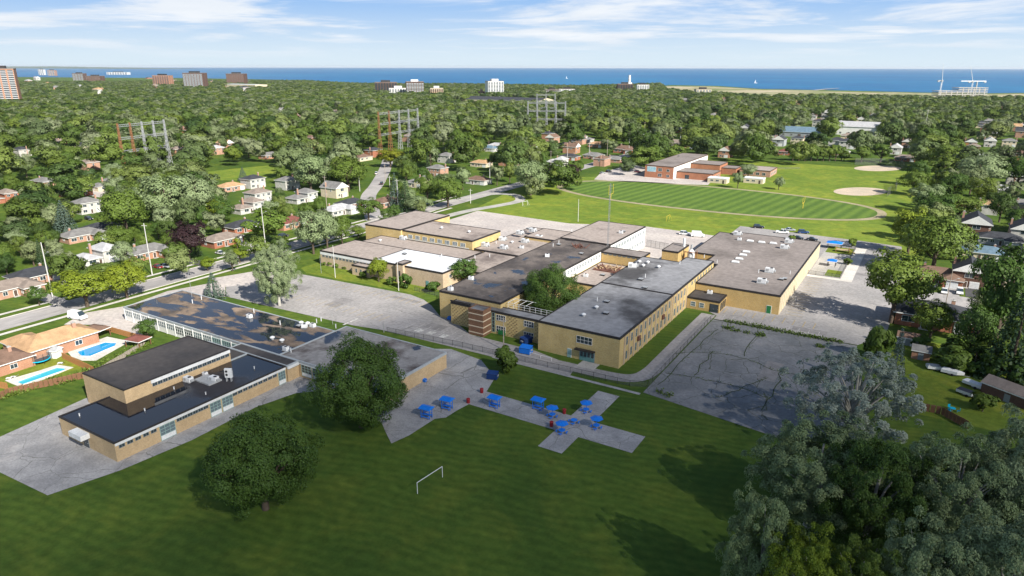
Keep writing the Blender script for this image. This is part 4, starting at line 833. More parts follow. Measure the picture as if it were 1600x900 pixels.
for i in range(9): tree_px(1238 + i * 9.5, 250, 222 + (i * 5) % 7, 24, 'mid', 'leaf_green', ('leftmost', 'second', 'third', 'fourth', 'middle', 'sixth', 'seventh', 'eighth', 'rightmost')[i] + ' green tree from the left in the row at the far field end', 'tree row at the far end of the field')
tree_px(1318, 250, 233, 18, 'mid', 'leaf_green', 'small green tree right of the far field tree row'); tree_px(1345, 252, 226, 30, 'mid', 'leaf_green', 'green tree behind the upper ball diamond'); tree_px(1375, 252, 222, 34, 'mid', 'leaf_green', 'broad green tree right behind the upper ball diamond')
for px, b_, t_, lb_ in ((1330, 384, 370, 'small tree beside the larger blue canopy in the daycare yard'), (1324, 412, 402, 'small tree beside the smaller blue canopy in the daycare yard'), (1194, 374, 366, 'small tree rising behind the workshop roof, left one'), (1236, 376, 366, 'small tree rising behind the workshop roof near the white pickup')): tree_px(px, b_, t_, 15, 'bush', 'leaf_green', lb_, 'small trees by the daycare yard')
BG = 'tree belt along the right side of the field'
for px, b_, t_, w_, lf_, lb_ in ((1450, 246, 206, 50, 'leaf_green', 'tallest leafy tree at the far end of the right tree belt'), (1425, 303, 262, 44, 'leaf_green', 'green tree of the right belt beside the lower ball diamond'), (1442, 330, 284, 56, 'leaf_silver', 'pale tree of the right belt between diamond and yellow green tree'), (1474, 268, 222, 66, 'leaf_green', 'broad tree in the middle of the right belt'), (1534, 290, 238, 84, 'leaf_silver', 'very broad silvery tree in the right belt near the picture edge'), (1588, 290, 242, 66, 'leaf_dark', 'dark tree of the right belt at the picture edge'), (1430, 288, 246, 34, 'leaf_dark', 'small dark tree at the field edge of the right belt'), (1455, 350, 298, 74, 'leaf_dark', 'dark tree of the right belt behind the wide bright one'), (1495, 345, 300, 66, 'leaf_green', 'rounded tree of the right belt left of the dormer house'), (1590, 362, 322, 44, 'leaf_dark', 'small dark tree above the black roofed houses at right edge')):
    tree_px(px, b_, t_, w_, 'fine', lf_, lb_, BG)
# weeds in the cracks and ivy along fences
def tufts(name, pts, n, size, label, m='leaf_weed', spread=.5, cat='weeds'):
    r_ = np.random.default_rng(len(pts) * 7 + n); q = np.array(pts); i = r_.integers(0, len(q), n); k = q[i] + r_.normal(size=(n, 2)) * spread
    p = np.column_stack([k, .1 + np.abs(r_.normal(size=n)) * size * 1.2]); nr = r_.normal(size=(n, 3)) + [0, 0, .6]
    o = link(name, quads_mesh(name, leaf_cards(p, nr, size * r_.uniform(.5, 1.3, n), r_), m)); return tag(o, label, cat, kind='stuff')
wp = [q for c in CR for q in smooth_path(c, 14)]
tufts('crack_weeds', wp, 700, .13, 'low green weeds growing along the cracks of the old lot', spread=.4)
tufts('edge_weeds', [P(*q) for q in ((1136, 512), (1152, 516), (1168, 520), (1186, 523), (1190, 524), (1280, 540), (1284, 541), (1140, 513), (1188, 521), (1030, 612), (1045, 618))] + [(14 + k * 1.3, 46.6) for k in range(24)], 1500, .3, 'taller weed clumps along the joint between the two lots', spread=.6)
hp = [P(10 + k * 6, 612 - k * 2.3) for k in range(14)] + [P(100 + k * 7, 575 - k * 4.6) for k in range(22)]
hp = [P(10 + k * 6, 623 - k * 2.1) for k in range(14)] + [P(96 + k * 7, 602 - k * 3.2) for k in range(20)]
tufts('hedge_ivy', hp, 2600, .28, 'rough green hedge along the brown garden fence by the school', 'leaf_green', .8, 'hedge')
# ------------------------------------------------------------------ houses
def hip(mb, x0, x1, y0, y1, z, rise, ov, m, gable=None):
    x0, x1, y0, y1 = x0 - ov, x1 + ov, y0 - ov, y1 + ov; t = .22
    if (x1 - x0) >= (y1 - y0):
        q = (y1 - y0) / 2 * (0 if gable else 1); yc = (y0 + y1) / 2; a, b = (x0 + q, yc, z + rise), (x1 - q - .01, yc, z + rise)
        c = [(x0, y0, z), (x1, y0, z), (x1, y1, z), (x0, y1, z)]
        mb.face([c[0], c[1], b, a], m); mb.face([c[2], c[3], a, b], m); mb.face([c[1], c[2], b], m if not gable else gable); mb.face([c[3], c[0], a], m if not gable else gable)
    else:
        q = (x1 - x0) / 2 * (0 if gable else 1); xc = (x0 + x1) / 2; a, b = (xc, y0 + q, z + rise), (xc, y1 - q - .01, z + rise)
        c = [(x0, y0, z), (x1, y0, z), (x1, y1, z), (x0, y1, z)]
        mb.face([c[1], c[2], b, a], m); mb.face([c[3], c[0], a, b], m); mb.face([c[0], c[1], a], m if not gable else gable); mb.face([c[2], c[3], b], m if not gable else gable)
    mb.box(x0, x1, y0, y1, z - t, z - .004, 'frame_white')
def walls(mb, x0, x1, y0, y1, h, m): mb.box(x0, x1, y0, y1, 0, h, m, False)
# kind: (wall boxes, hips, windows(face,x,y,z,w,h), garage, door, chimney); the front faces -Y
KINDS = {
 'bungalow': dict(w=[(-7, 7, -4.5, 4.5, 2.9)], r=[(-7, 7, -4.5, 4.5, 2.9, 2.0, None)], win=[('S', -4.6, -4.5, 1, 2.4, 1.3), ('S', 0.6, -4.5, 1, 1.8, 1.3), ('E', 7, -1, 1, 1.3, 1.2), ('W', -7, 1, 1, 1.3, 1.2), ('N', -3, 4.5, 1, 1.6, 1.2), ('N', 3, 4.5, 1, 1.6, 1.2)], g=(5, -4.5, 2.6), d=(-1.6, -4.5), c=(3, 1.2, 5.6)),
 'ell': dict(w=[(-7.5, 7.5, -4, 4.5, 2.9), (1.5, 7.4, -7.5, -4, 2.86)], r=[(-7.5, 7.5, -4, 4.5, 2.9, 2.1, None), (1.5, 7.4, -7.5, -.5, 2.92, 1.5, None)], win=[('S', -5.5, -4, 1, 2.2, 1.3), ('S', -2.6, -4, 1, 1.4, 1.3), ('E', 7.5, 1, 1, 1.3, 1.2), ('W', -7.5, 0, 1, 1.3, 1.2), ('N', -3, 4.5, 1, 1.6, 1.2), ('N', 2, 4.5, 1, 1.6, 1.2), ('W', 1.5, -5.8, 1, 1.2, 1.2)], g=(4.5, -7.5, 3.2), d=(.2, -4), c=(-4, 1.5, 5.8)),
 'two': dict(w=[(-5.5, 5.5, -4.5, 4.5, 5.6)], r=[(-5.5, 5.5, -4.5, 4.5, 5.6, 2.1, None)], win=[('S', -3.4, -4.5, 3.6, 1.8, 1.3), ('S', 0, -4.5, 3.6, 1.2, 1.3), ('S', 3.4, -4.5, 3.6, 1.8, 1.3), ('S', -3.6, -4.5, .9, 2.0, 1.4), ('E', 5.5, 0, 3.6, 1.2, 1.2), ('W', -5.5, 0, 3.6, 1.2, 1.2), ('N', -3, 4.5, 3.6, 1.5, 1.2), ('N', 3, 4.5, 3.6, 1.5, 1.2), ('N', 0, 4.5, .9, 2.4, 1.6)], g=(3.4, -4.5, 2.6), d=(-.4, -4.5), c=(5.4, 1.5, 8.4)),
 'gable': dict(w=[(-4.6, 4.6, -6, 6, 5.6)], r=[(-4.6, 4.6, -6, 6, 5.6, 3.0, 'wall')], win=[('S', 0, -6, 3.5, 2.6, 1.6), ('S', -2.4, -6, .9, 1.6, 1.4), ('E', 4.6, -2, 3.6, 1.2, 1.2), ('E', 4.6, 2, 1, 1.2, 1.2), ('W', -4.6, -2, 3.6, 1.2, 1.2), ('W', -4.6, 2, 1, 1.2, 1.2), ('N', -2, 6, 3.6, 1.4, 1.2), ('N', 2, 6, 3.6, 1.4, 1.2)], g=(1.8, -6, 2.6), d=(-.7, -6), c=(-4.4, 2, 8.8)),
 'split': dict(w=[(-7.5, -.1, -4.5, 4.5, 2.8), (0, 7, -4.8, 4.8, 5.0)], r=[(-7.5, -.6, -4.5, 4.5, 2.8, 1.7, None), (0, 7, -4.8, 4.8, 5.0, 1.9, None)], win=[('S', -4, -4.5, 1, 2.6, 1.4), ('S', 1.8, -4.8, 3.1, 1.6, 1.2), ('S', 5.2, -4.8, 3.1, 1.6, 1.2), ('E', 7, 0, 3.1, 1.2, 1.2), ('W', -7.5, 0, 1, 1.2, 1.2), ('N', 2, 4.8, 3.1, 1.5, 1.2), ('N', 5, 4.8, 3.1, 1.5, 1.2), ('N', -4, 4.5, 1, 2, 1.3)], g=(3.5, -4.8, 3.0), d=(-1.2, -4.5), c=(-.9, 2, 7.2)),
}
HM = {}
def house_meshes(kind):
    if kind in HM: return HM[kind]
    k = KINDS[kind]; mw = MB(); mr_ = MB()
    for b_ in k['w']: walls(mw, *b_, 'red_brick')
    gm = []
    for (x0, x1, y0, y1, z, rise, g) in k['r']:
        hip(mr_, x0, x1, y0, y1, z, rise, .5, 'shingle_grey', 'white_wall' if g else None)
    gx, gy, gw = k['g']; mg = MB().box(-gw / 2 - .12, gw / 2 + .12, -.08, 0, 0, 2.32, 'frame_white')
    for j in range(4): mg.box(-gw / 2, gw / 2, -.13, -.08, .04 + j * .54, .54 + j * .54, 'metal_white')
    md = MB().box(-.6, .6, -.07, 0, 0, 2.2, 'frame_white').box(-.47, .47, -.11, -.07, .05, 2.08, 'fascia_brown').box(.3, .38, -.16, -.11, .95, 1.1, 'metal_grey').box(-.9, .9, -1.0, -.01, 0, .18, 'concrete')
    cx, cy, ch = k['c']; mc = MB().box(-.36, .36, -.28, .28, 0, ch - .3, 'pink_brick').box(-.42, .42, -.34, .34, ch - .3, ch - .18, 'concrete').tube((0, 0, ch - .18), (0, 0, ch + .1), .12, .1, 'metal_grey', 7)
    HM[kind] = (mw.mesh('wall'), mr_.mesh('roof'), mg.mesh('garage_door'), md.mesh('door'), mc.mesh('chimney')); return HM[kind]
HOUSES = []; KEEP = [(370, 270, 55, 9, 470), (145, 305, 26, 7, 370), (595, 280, 12, 22, 420), (770, 312, 45, 10, 380)]
def house(px, py, kind, roof, wall, face, label, group=None, sc=1.0, parts=True, keep=True, drive=None):
    x, y = P(px, py); return house_at(x, y, kind, roof, wall, face, label, group, sc, parts, keep, drive)
def house_at(x, y, kind, roof, wall, face, label, group=None, sc=1.0, parts=True, keep=True, drive=None):
    k = KINDS[kind]; mw, mr_, mg, md, mc = house_meshes(kind); wall = 'off_white_siding' if wall == 'white_wall' else wall
    t = thing('house', label, 'house', (x, y, 0), FACE.get(face, face) if isinstance(face, str) else face, group, (sc, sc, sc))
    link('wall', mw, t, m=wall); link('roof', mr_, t, m=roof)
    c = link('chimney', mc, t, (k['c'][0], k['c'][1], 0))
    if parts:
        link('garage_door', mg, t, (k['g'][0], k['g'][1], .02)); link('door', md, t, (k['d'][0], k['d'][1], .02))
        for f, wx, wy, z, ww, hh in k['win']: link('window', window_mesh(ww, hh, 2, 1), t, (wx, wy, z), FACE[f])
    else:
        for f, wx, wy, z, ww, hh in k['win'][:5]: link('window', window_mesh(ww, hh, 2, 1), t, (wx, wy, z), FACE[f])
    HOUSES.append((x, y, 9 * sc))
    if keep:
        p = proj(x, y, 3.5); KEEP.append((p[0], p[1], 7.5 * FPX / p[2], 5.5 * FPX / p[2], p[2]))
    if drive:
        gx, gy = k['g'][0], k['g'][1]; a = t.rotation_euler.z; n_ = Vector((math.sin(a), -math.cos(a))); g0 = Vector((x + gx * math.cos(a) - gy * math.sin(a), y + gx * math.sin(a) + gy * math.cos(a)))
        strip('driveway', [tuple(g0), tuple(g0 + n_ * drive[0])], 4.6, .045, drive[1], False)
    return t
house(15, 463, 'ell', 'shingle_taupe', 'pink_brick', 'E', 'taupe roofed brick bungalow at the left picture edge across the street', drive=(20, 'asphalt'))
house(55, 442, 'bungalow', 'shingle_charcoal', 'pink_brick', 'E', 'pink brick bungalow with charcoal hipped roof behind the concrete pole', drive=(24, 'asphalt'))
house(153, 412, 'split', 'shingle_light', 'white_wall', 'E', 'white house with pale grey roof behind the two bright street trees')
house(232, 403, 'ell', 'shingle_grey', 'orange_brick', 'E', 'orange brick house with wide grey roof beside the purple tree', drive=(22, 'dark_asphalt'))
house(348, 383, 'bungalow', 'shingle_taupe', 'red_brick', 'E', 'red brick bungalow with brown roof and white garage door', drive=(24, 'concrete'))
house(378, 362, 'bungalow', 'shingle_charcoal', 'red_brick', 'E', 'brick bungalow with dark roof behind the clipped column shrub')
house(130, 377, 'ell', 'shingle_grey', 'pink_brick', 'E', 'grey roofed house below the blue spruce'); house(160, 366, 'bungalow', 'shingle_charcoal', 'orange_brick', 'E', 'orange brick house with dark gable behind the grey roof')
house(138, 334, 'two', 'shingle_grey', 'white_wall', 'E', 'white two storey house with two chimneys beside the blue spruce')
house(387, 332, 'split', 'shingle_taupe', 'white_wall', 'E', 'white split level house with taupe roof, nearer one of the pair'); house(404, 317, 'two', 'shingle_taupe', 'white_wall', 'E', 'white house with taupe hip roof, farther one of the pair')
house(396, 294, 'two', 'shingle_charcoal', 'white_wall', 'E', 'white two storey house with dark roof beside the park lawn'); house(360, 299, 'bungalow', 'shingle_tan', 'pink_brick', 'E', 'low house with pale orange roof at the park edge')
house(450, 296, 'two', 'shingle_grey', 'white_wall', 'E', 'two storey grey house left of the large pale silver tree'); house(472, 316, 'split', 'shingle_grey', 'white_wall', 'E', 'white house with grey roof in the middle of the second row')
house(452, 356, 'bungalow', 'shingle_red', 'orange_brick', 'E', 'bright orange brick house behind the pale street trees'); house(523, 308, 'gable', 'shingle_grey', 'cream_wall', 'E', 'cream house with steep grey gable in the second row')
house(528, 335, 'ell', 'shingle_light', 'white_wall', 'E', 'white house with light grey hip roof near the gym'); house(548, 325, 'bungalow', 'shingle_charcoal', 'red_brick', 'E', 'red brick house with dark roof near the round green tree')
house(603, 322, 'bungalow', 'shingle_brown', 'pink_brick', 'E', 'brown roofed house at the corner of the side street'); house(655, 292, 'split', 'shingle_grey', 'cream_wall', 'S', 'cream and grey split level house right of the side street')
house(684, 275, 'two', 'shingle_grey', 'pink_brick', 'S', 'large grey roofed two storey house behind the split level'); house(748, 287, 'bungalow', 'shingle_brown', 'white_wall', 'S', 'low brown roofed house with a red awning by the curved drive')
house(863, 223, 'gable', 'shingle_brown', 'pink_brick', 'S', 'pink brick house beyond the large pale willow'); house(932, 229, 'bungalow', 'shingle_tan', 'orange_brick', 'S', 'low house with pale orange wall behind the school street'); house(890, 249, 'bungalow', 'shingle_charcoal', 'red_brick', 'S', 'red brick house with dark roof behind the street poles')
house(927, 247, 'ell', 'shingle_grey', 'orange_brick', 'S', 'grey roofed brick house left of the school street bend'); house(977, 238, 'ell', 'shingle_brown', 'red_brick', 'S', 'wide red brown roofed house nearest the elementary lot', sc=1.25); house(870, 258, 'split', 'shingle_light', 'white_wall', 'S', 'white house directly behind the purple trees')
house(766, 236, 'bungalow', 'shingle_blue', 'white_wall', 'S', 'blue grey roofed house deep in the middle trees'); house(752, 260, 'bungalow', 'shingle_tan', 'cream_wall', 'S', 'tan roofed house half hidden by middle trees'); house(1058, 228, 'ell', 'shingle_taupe', 'pink_brick', 'S', 'pink brick house with double gable behind the elementary school', sc=1.3)
house(1133, 244, 'gable', 'shingle_brown', 'orange_brick', 'S', 'small orange gable house behind the dark tree pair'); house(1217, 226, 'gable', 'shingle_charcoal', 'grey_siding', 'S', 'white gabled house with dark roof left of the far field row', sc=1.1); house(1229, 240, 'bungalow', 'shingle_red', 'red_brick', 'S', 'deep red house at the left end of the far field tree row')
house(1245, 223, 'two', 'shingle_charcoal', 'cream_wall', 'S', 'dark roofed house above the far field tree row'); house(1278, 196, 'two', 'shingle_charcoal', 'white_wall', 'S', 'white house with dark roof above the blue grey hall', sc=1.2); house(1306, 228, 'two', 'shingle_charcoal', 'white_wall', 'S', 'white townhouse with dark roof behind the far field', sc=1.2); house(1323, 230, 'two', 'shingle_charcoal', 'white_wall', 'S', 'white townhouse next to the larger white one', sc=1.2)
house(1312, 240, 'bungalow', 'shingle_light', 'orange_brick', 'S', 'pale roofed low house at the end of the far field'); house(1413, 249, 'bungalow', 'shingle_taupe', 'red_brick', 'S', 'red brick house beside the upper ball diamond'); house(1398, 238, 'gable', 'shingle_light', 'white_wall', 'S', 'small white gabled house left of the brick one by the diamond'); house(1417, 228, 'gable', 'shingle_taupe', 'pink_brick', 'S', 'taller taupe roofed house behind the diamond brick house')
house(1343, 191, 'gable', 'shingle_grey', 'cream_wall', 'S', 'grey gabled house above the church hall'); house(1363, 184, 'gable', 'shingle_grey', 'white_wall', 'S', 'white gabled house among dark trees above the hall'); house(1268, 186, 'two', 'shingle_grey', 'white_wall', 'S', 'pale two storey house far above the blue grey hall')
house(1521, 365, 'gable', 'shingle_charcoal', 'dark_brick', 'S', 'dark roofed gable house with white framed dormer window at right', sc=1.15); house(1560, 378, 'ell', 'shingle_charcoal', 'grey_siding', 'S', 'blue grey sided house with black roof at the right edge'); house(1595, 372, 'gable', 'shingle_charcoal', 'white_wall', 'S', 'dark roofed house cut by the right picture edge')
house(1536, 400, 'bungalow', 'shingle_blue', 'cream_wall', 'S', 'cream house with steel blue hip roof behind the brick gable'); house(1590, 403, 'bungalow', 'shingle_charcoal', 'white_wall', 'S', 'wide black roofed house with skylight at right edge', sc=1.1)
house(1462, 436, 'ell', 'shingle_brown', 'red_brick', 'S', 'brown hip roofed house with white garage door and two parked cars', drive=(13, 'asphalt')); house(1510, 440, 'gable', 'shingle_charcoal', 'dark_brick', 'S', 'two storey brick house with front gable and white window', drive=(11, 'dark_asphalt'))
house(1457, 503, 'bungalow', 'shingle_charcoal', 'red_brick', 'S', 'long dark roofed brick bungalow nearest on the right side', sc=1.35); house(1597, 450, 'two', 'shingle_brown', 'cream_wall', 'S', 'cream house with brown roof at the right picture edge')
house(1515, 228, 'gable', 'shingle_charcoal', 'fence_orange', 'S', 'black roofed house with tan deck in the upper right'); house(1545, 226, 'gable', 'shingle_light', 'white_wall', 'S', 'white gabled house with dark garage in the upper right'); house(1575, 226, 'two', 'shingle_grey', 'cream_wall', 'S', 'cream house with slate roof right of the white gable')
sheet('right_street', [(1405, 470), (1445, 452), (1600, 476), (1600, 492), (1500, 482)], .035, 'road')
# tan pool house and its neighbour on the near left
ph = house(88, 548, 'ell', 'shingle_tan', 'orange_brick', 'W', 'orange brick bungalow with tan roof beside the blue pool', sc=1.12); house(-12, 585, 'ell', 'shingle_brown', 'orange_brick', 'W', 'orange brick house with brown roof cut by the left edge, by the aqua pool')
# larger halls and far towers
def hall(px, py, lx, ly, h, rise, wall, roof, label):
    x, y = P(px, py); t = thing('hall', label, 'building', (x, y, 0)); mw = MB().box(-lx / 2, lx / 2, -ly / 2, ly / 2, 0, h, wall, False); link('wall', mw.mesh('wall'), t)
    mr_ = MB(); hip(mr_, -lx / 2, lx / 2, -ly / 2, ly / 2, h, rise, .6, roof, wall); link('roof', mr_.mesh('roof'), t); link('door', MB().box(-1.5, 1.5, -.1, 0, 0, 3, 'fascia_brown').mesh('door'), t, (0, -ly / 2, 0))
    for k in range(5): link('window', window_mesh(2.2, 2.0, 2, 2), t, (-lx / 2 + lx * (k + .5) / 5 + .3, -ly / 2, 1.2))
    p = proj(x, y, h); KEEP.append((p[0], p[1], lx * .6 * FPX / p[2], (h + 4) * FPX / p[2] * .6, p[2])); HOUSES.append((x, y, lx * .6)); return t
hall(1251, 211, 40, 24, 5, 5, 'grey_siding', 'shingle_blue', 'wide hall with pale blue grey roof behind the far field'); hall(1340, 208, 42, 26, 9, 5, 'white_wall', 'shingle_light', 'tall white gabled hall in the upper right neighbourhood'); hall(1316, 205, 18, 22, 6, 4, 'white_wall', 'shingle_blue', 'blue grey annex left of the tall white hall')
hall(790, 160, 190, 60, 6, 5, 'cream_wall', 'shingle_charcoal', 'very long dark roofed block below the white apartment tower')
def tower(px, base, top, wpx, wall, bal, label, cols=6, dpt=.6, rz=0.0, cap='fascia_dark', name='apartment_tower'):
    x, y = P(px, base); dep = proj(x, y)[2]; h = top_z(x, y, top); wd = wpx * dep / FPX * .84; d = wd * dpt
    t = thing(name, label, 'apartment building', (x, y, 0), R(90) - AX + rz); mw = MB().box(-wd / 2, wd / 2, -d / 2, d / 2, 0, h, wall, False)
    link('wall', mw.mesh('wall'), t); mr_ = MB().box(-wd / 2 - .3, wd / 2 + .3, -d / 2 - .3, d / 2 + .3, h, h + .8, 'roof_gravel').box(-wd * .22, wd * .2, -d * .3, d * .3, h + .8, h + 5.5, cap); link('roof', mr_.mesh('roof'), t)
    nf = max(3, int(h / 3.1)); cw = wd / cols
    wme = MB().box(-cw * .36, cw * .36, -.12, 0, 0, 1.7, 'glass').box(-cw * .4, cw * .4, -.9, 0, -.9, -.1, bal).mesh('balcony_window')
    n = 0
    for f in range(nf):
        for c in range(cols):
            if n >= 280: break
            link('window', wme, t, (-wd / 2 + cw * (c + .5), -d / 2, 1.2 + f * (h - 1.5) / nf)); n += 1
    sme = MB().box(-1.2, 1.2, -.1, 0, 0, 1.6, 'glass').mesh('side_window')
    for f in range(nf):
        for s_ in (-.25, .25): link('window', sme, t, (wd / 2, d * s_, 1.2 + f * (h - 1.5) / nf), R(90))
    HOUSES.append((x, y, wd * .7)); p = proj(x, y, h * .6); KEEP.append((p[0], p[1], wpx * .5, h * .4 * FPX / p[2], p[2])); return t
tower(12, 168, 109, 44, 'orange_brick', 'metal_white', 'tall orange brick apartment tower at the left picture edge', 4, .9, .5)
tower(256, 139, 119, 30, 'orange_brick', 'pink_brick', 'orange brick slab apartment block, leftmost of the three distant ones', 7); tower(307, 142, 115, 36, 'dark_brick', 'metal_white', 'brown apartment tower with white corner, middle of the three distant ones', 7); tower(371, 136, 116, 32, 'dark_brick', 'pink_brick', 'brown apartment tower above a cream podium, rightmost distant one', 7)
hall(385, 139, 150, 50, 12, 1, 'cream_wall', 'roof_white', 'long cream podium below the rightmost brown tower')
tower(603, 147, 129, 40, 'dark_brick', 'fascia_dark', 'dark glass apartment block by the lake', 8, .6, .2, 'fascia_dark'); tower(648, 150, 128, 32, 'dark_brick', 'metal_white', 'brown and white apartment tower by the lake', 7, .6, .2, 'roof_white'); tower(622, 149, 138, 34, 'white_wall', 'metal_white', 'low white apartment wing between dark block and brown tower', 7, .5, .2, 'white_wall'); tower(682, 149, 138, 24, 'cream_wall', 'orange_brick', 'cream and orange low apartment block right of the lake towers', 6, .6, .1, 'white_wall')
tower(772, 151, 127, 30, 'white_wall', 'metal_white', 'white apartment tower standing alone before the lake', 6, .7, .3, 'white_wall')
tower(752, 150, 143, 12, 'orange_brick', 'orange_brick', 'small orange block at the foot of the white tower', 3); tower(975, 142, 131, 28, 'dark_brick', 'fascia_dark', 'dark brick building beside the white chimney', 6); tower(1003, 143, 132, 22, 'white_wall', 'metal_white', 'white building right of the white chimney', 5); tower(885, 144, 139, 30, 'white_wall', 'metal_white', 'low white building near the shore in the middle', 6); tower(862, 145, 140, 26, 'dark_brick', 'metal_white', 'low dark brick building near the shore', 6)
tower(185, 119, 114, 38, 'white_wall', 'metal_white', 'long white building low on the left horizon', 8, .3); tower(66, 120, 110, 10, 'white_wall', 'metal_white', 'small white tower low on the left horizon', 3); tower(82, 121, 111, 13, 'pink_brick', 'metal_white', 'small pink tower on the left horizon', 3); tower(125, 128, 116, 20, 'dark_brick', 'metal_white', 'brown block in the left distance', 4); tower(150, 132, 120, 26, 'dark_brick', 'pink_brick', 'brown brick block right of the other in the left distance', 5); tower(1097, 146, 139, 28, 'cream_wall', 'metal_white', 'low cream construction block near the bare shore', 5)
x, y = P(982, 142); link_h = top_z(x, y, 117); t = thing('chimney_stack', 'tall white chimney stack by the lakeshore', 'chimney', (x, y, 0)); link('shaft', MB().tube((0, 0, 0), (0, 0, link_h * .55), 9, 8, 'metal_white', 12).tube((0, 0, link_h * .55), (0, 0, link_h), 4, 3.4, 'metal_white', 12).mesh('shaft'), t); link('collar', MB().tube((0, 0, link_h * .7), (0, 0, link_h * .73), 5, 5, 'metal_grey', 12).mesh('collar'), t)
# concrete frame under construction with two cranes
x, y = P(1497, 150); t = thing('unfinished_building', 'bare concrete frame of a building under construction near the lake', 'building', (x, y, 0), R(90) - AX); dep = proj(x, y)[2]; wd = 76 * dep / FPX
for k in range(6):
    x1 = wd / 2; x0 = -wd / 2 if k < 4 else -wd * .1; link('floor_slab', MB().box(x0, x1, -14, 14, 3.8 * (k + 1), 3.8 * (k + 1) + 1.5, 'concrete').mesh('floor_slab'), t)
    for j in range(9):
        q = -wd / 2 + wd * (j + .5) / 9
        if q > x0: link('column', MB().box(q - .8, q + .8, -13, -11.5, 3.8 * k + .6 if k else 0, 3.8 * (k + 1), 'white_concrete').mesh('column'), t)
def crane(px, base, top, jib, label):
    x, y = P(px, base); h = top_z(x, y, base - (base - top) * .45); t = thing('tower_crane', label, 'crane', (x, y, 0), R(90) - AX); mb = MB()
    for sx in (-1, 1):
        for sy in (-1, 1): mb.box(sx * 1.0 - .16, sx * 1.0 + .16, sy * 1.0 - .16, sy * 1.0 + .16, 0, h, 'metal_white')
    for k in range(int(h / 3)): mb.tube((-1.2, -1.2, k * 3), (1.2, -1.2, k * 3 + 3), .2, .2, 'metal_white', 4)
    link('mast', mb.mesh('mast'), t); ht = top_z(x, y, top); link('jib', MB().tube((0, 0, h), (jib, 0, ht), .8, .35, 'metal_white', 5).tube((0, 0, h), (-9, 0, h + 2), 1.2, 1.2, 'metal_grey', 5).mesh('jib'), t); link('cab', MB().box(-2, 2, -2, 2, h - 1, h + 2.5, 'metal_grey').box(-11, -7, -1.5, 1.5, h - 2, h + 2, 'metal_grey').mesh('cab'), t)
crane(1467, 148, 98, -5, 'left tower crane with raised jib against the lake'); crane(1515, 148, 101, -14, 'right tower crane with raised jib over the concrete frame')
x, y = P(1522, 148); h = top_z(x, y, 126); t = thing('tower_crane', 'flat top crane with level jib between the raised cranes', 'crane', (x, y, 0), R(90) - AX); link('mast', MB().box(-1.2, 1.2, -1.2, 1.2, 0, h, 'metal_grey').mesh('mast'), t); link('jib', MB().box(-42, 22, -1, 1, h, h + 2, 'metal_white').box(17, 22, -1.5, 1.5, h - 3, h, 'metal_grey').mesh('jib'), t)
# sailing boat and ripples of far traffic
for px, py, lb in ((1180, 128, 'small white sailing boat on the lake right of centre'), (885, 122, 'tiny white boat on the lake left of centre')):
    x, y = P(px, py); t = thing('sailing_boat', lb, 'boat', (x, y, -1.5), .4); link('hull', MB().prism([(-6, -2), (4, -2), (8, 0), (4, 2), (-6, 2)], -.3, 1.6, 'paint_white').mesh('hull'), t); link('mast', MB().tube((0, 0, 1.6), (0, 0, 17), .2, .1, 'metal_white', 5).mesh('mast'), t); link('sail', MB().prism([(-5.5, -.05), (-.3, -.05), (-.3, .05), (-5.5, .05)], 2.6, 2.7, 'paint_white').face([(-5.5, 0, 2.7), (-.3, 0, 2.7), (-.3, 0, 16)], 'paint_white').mesh('sail'), t)
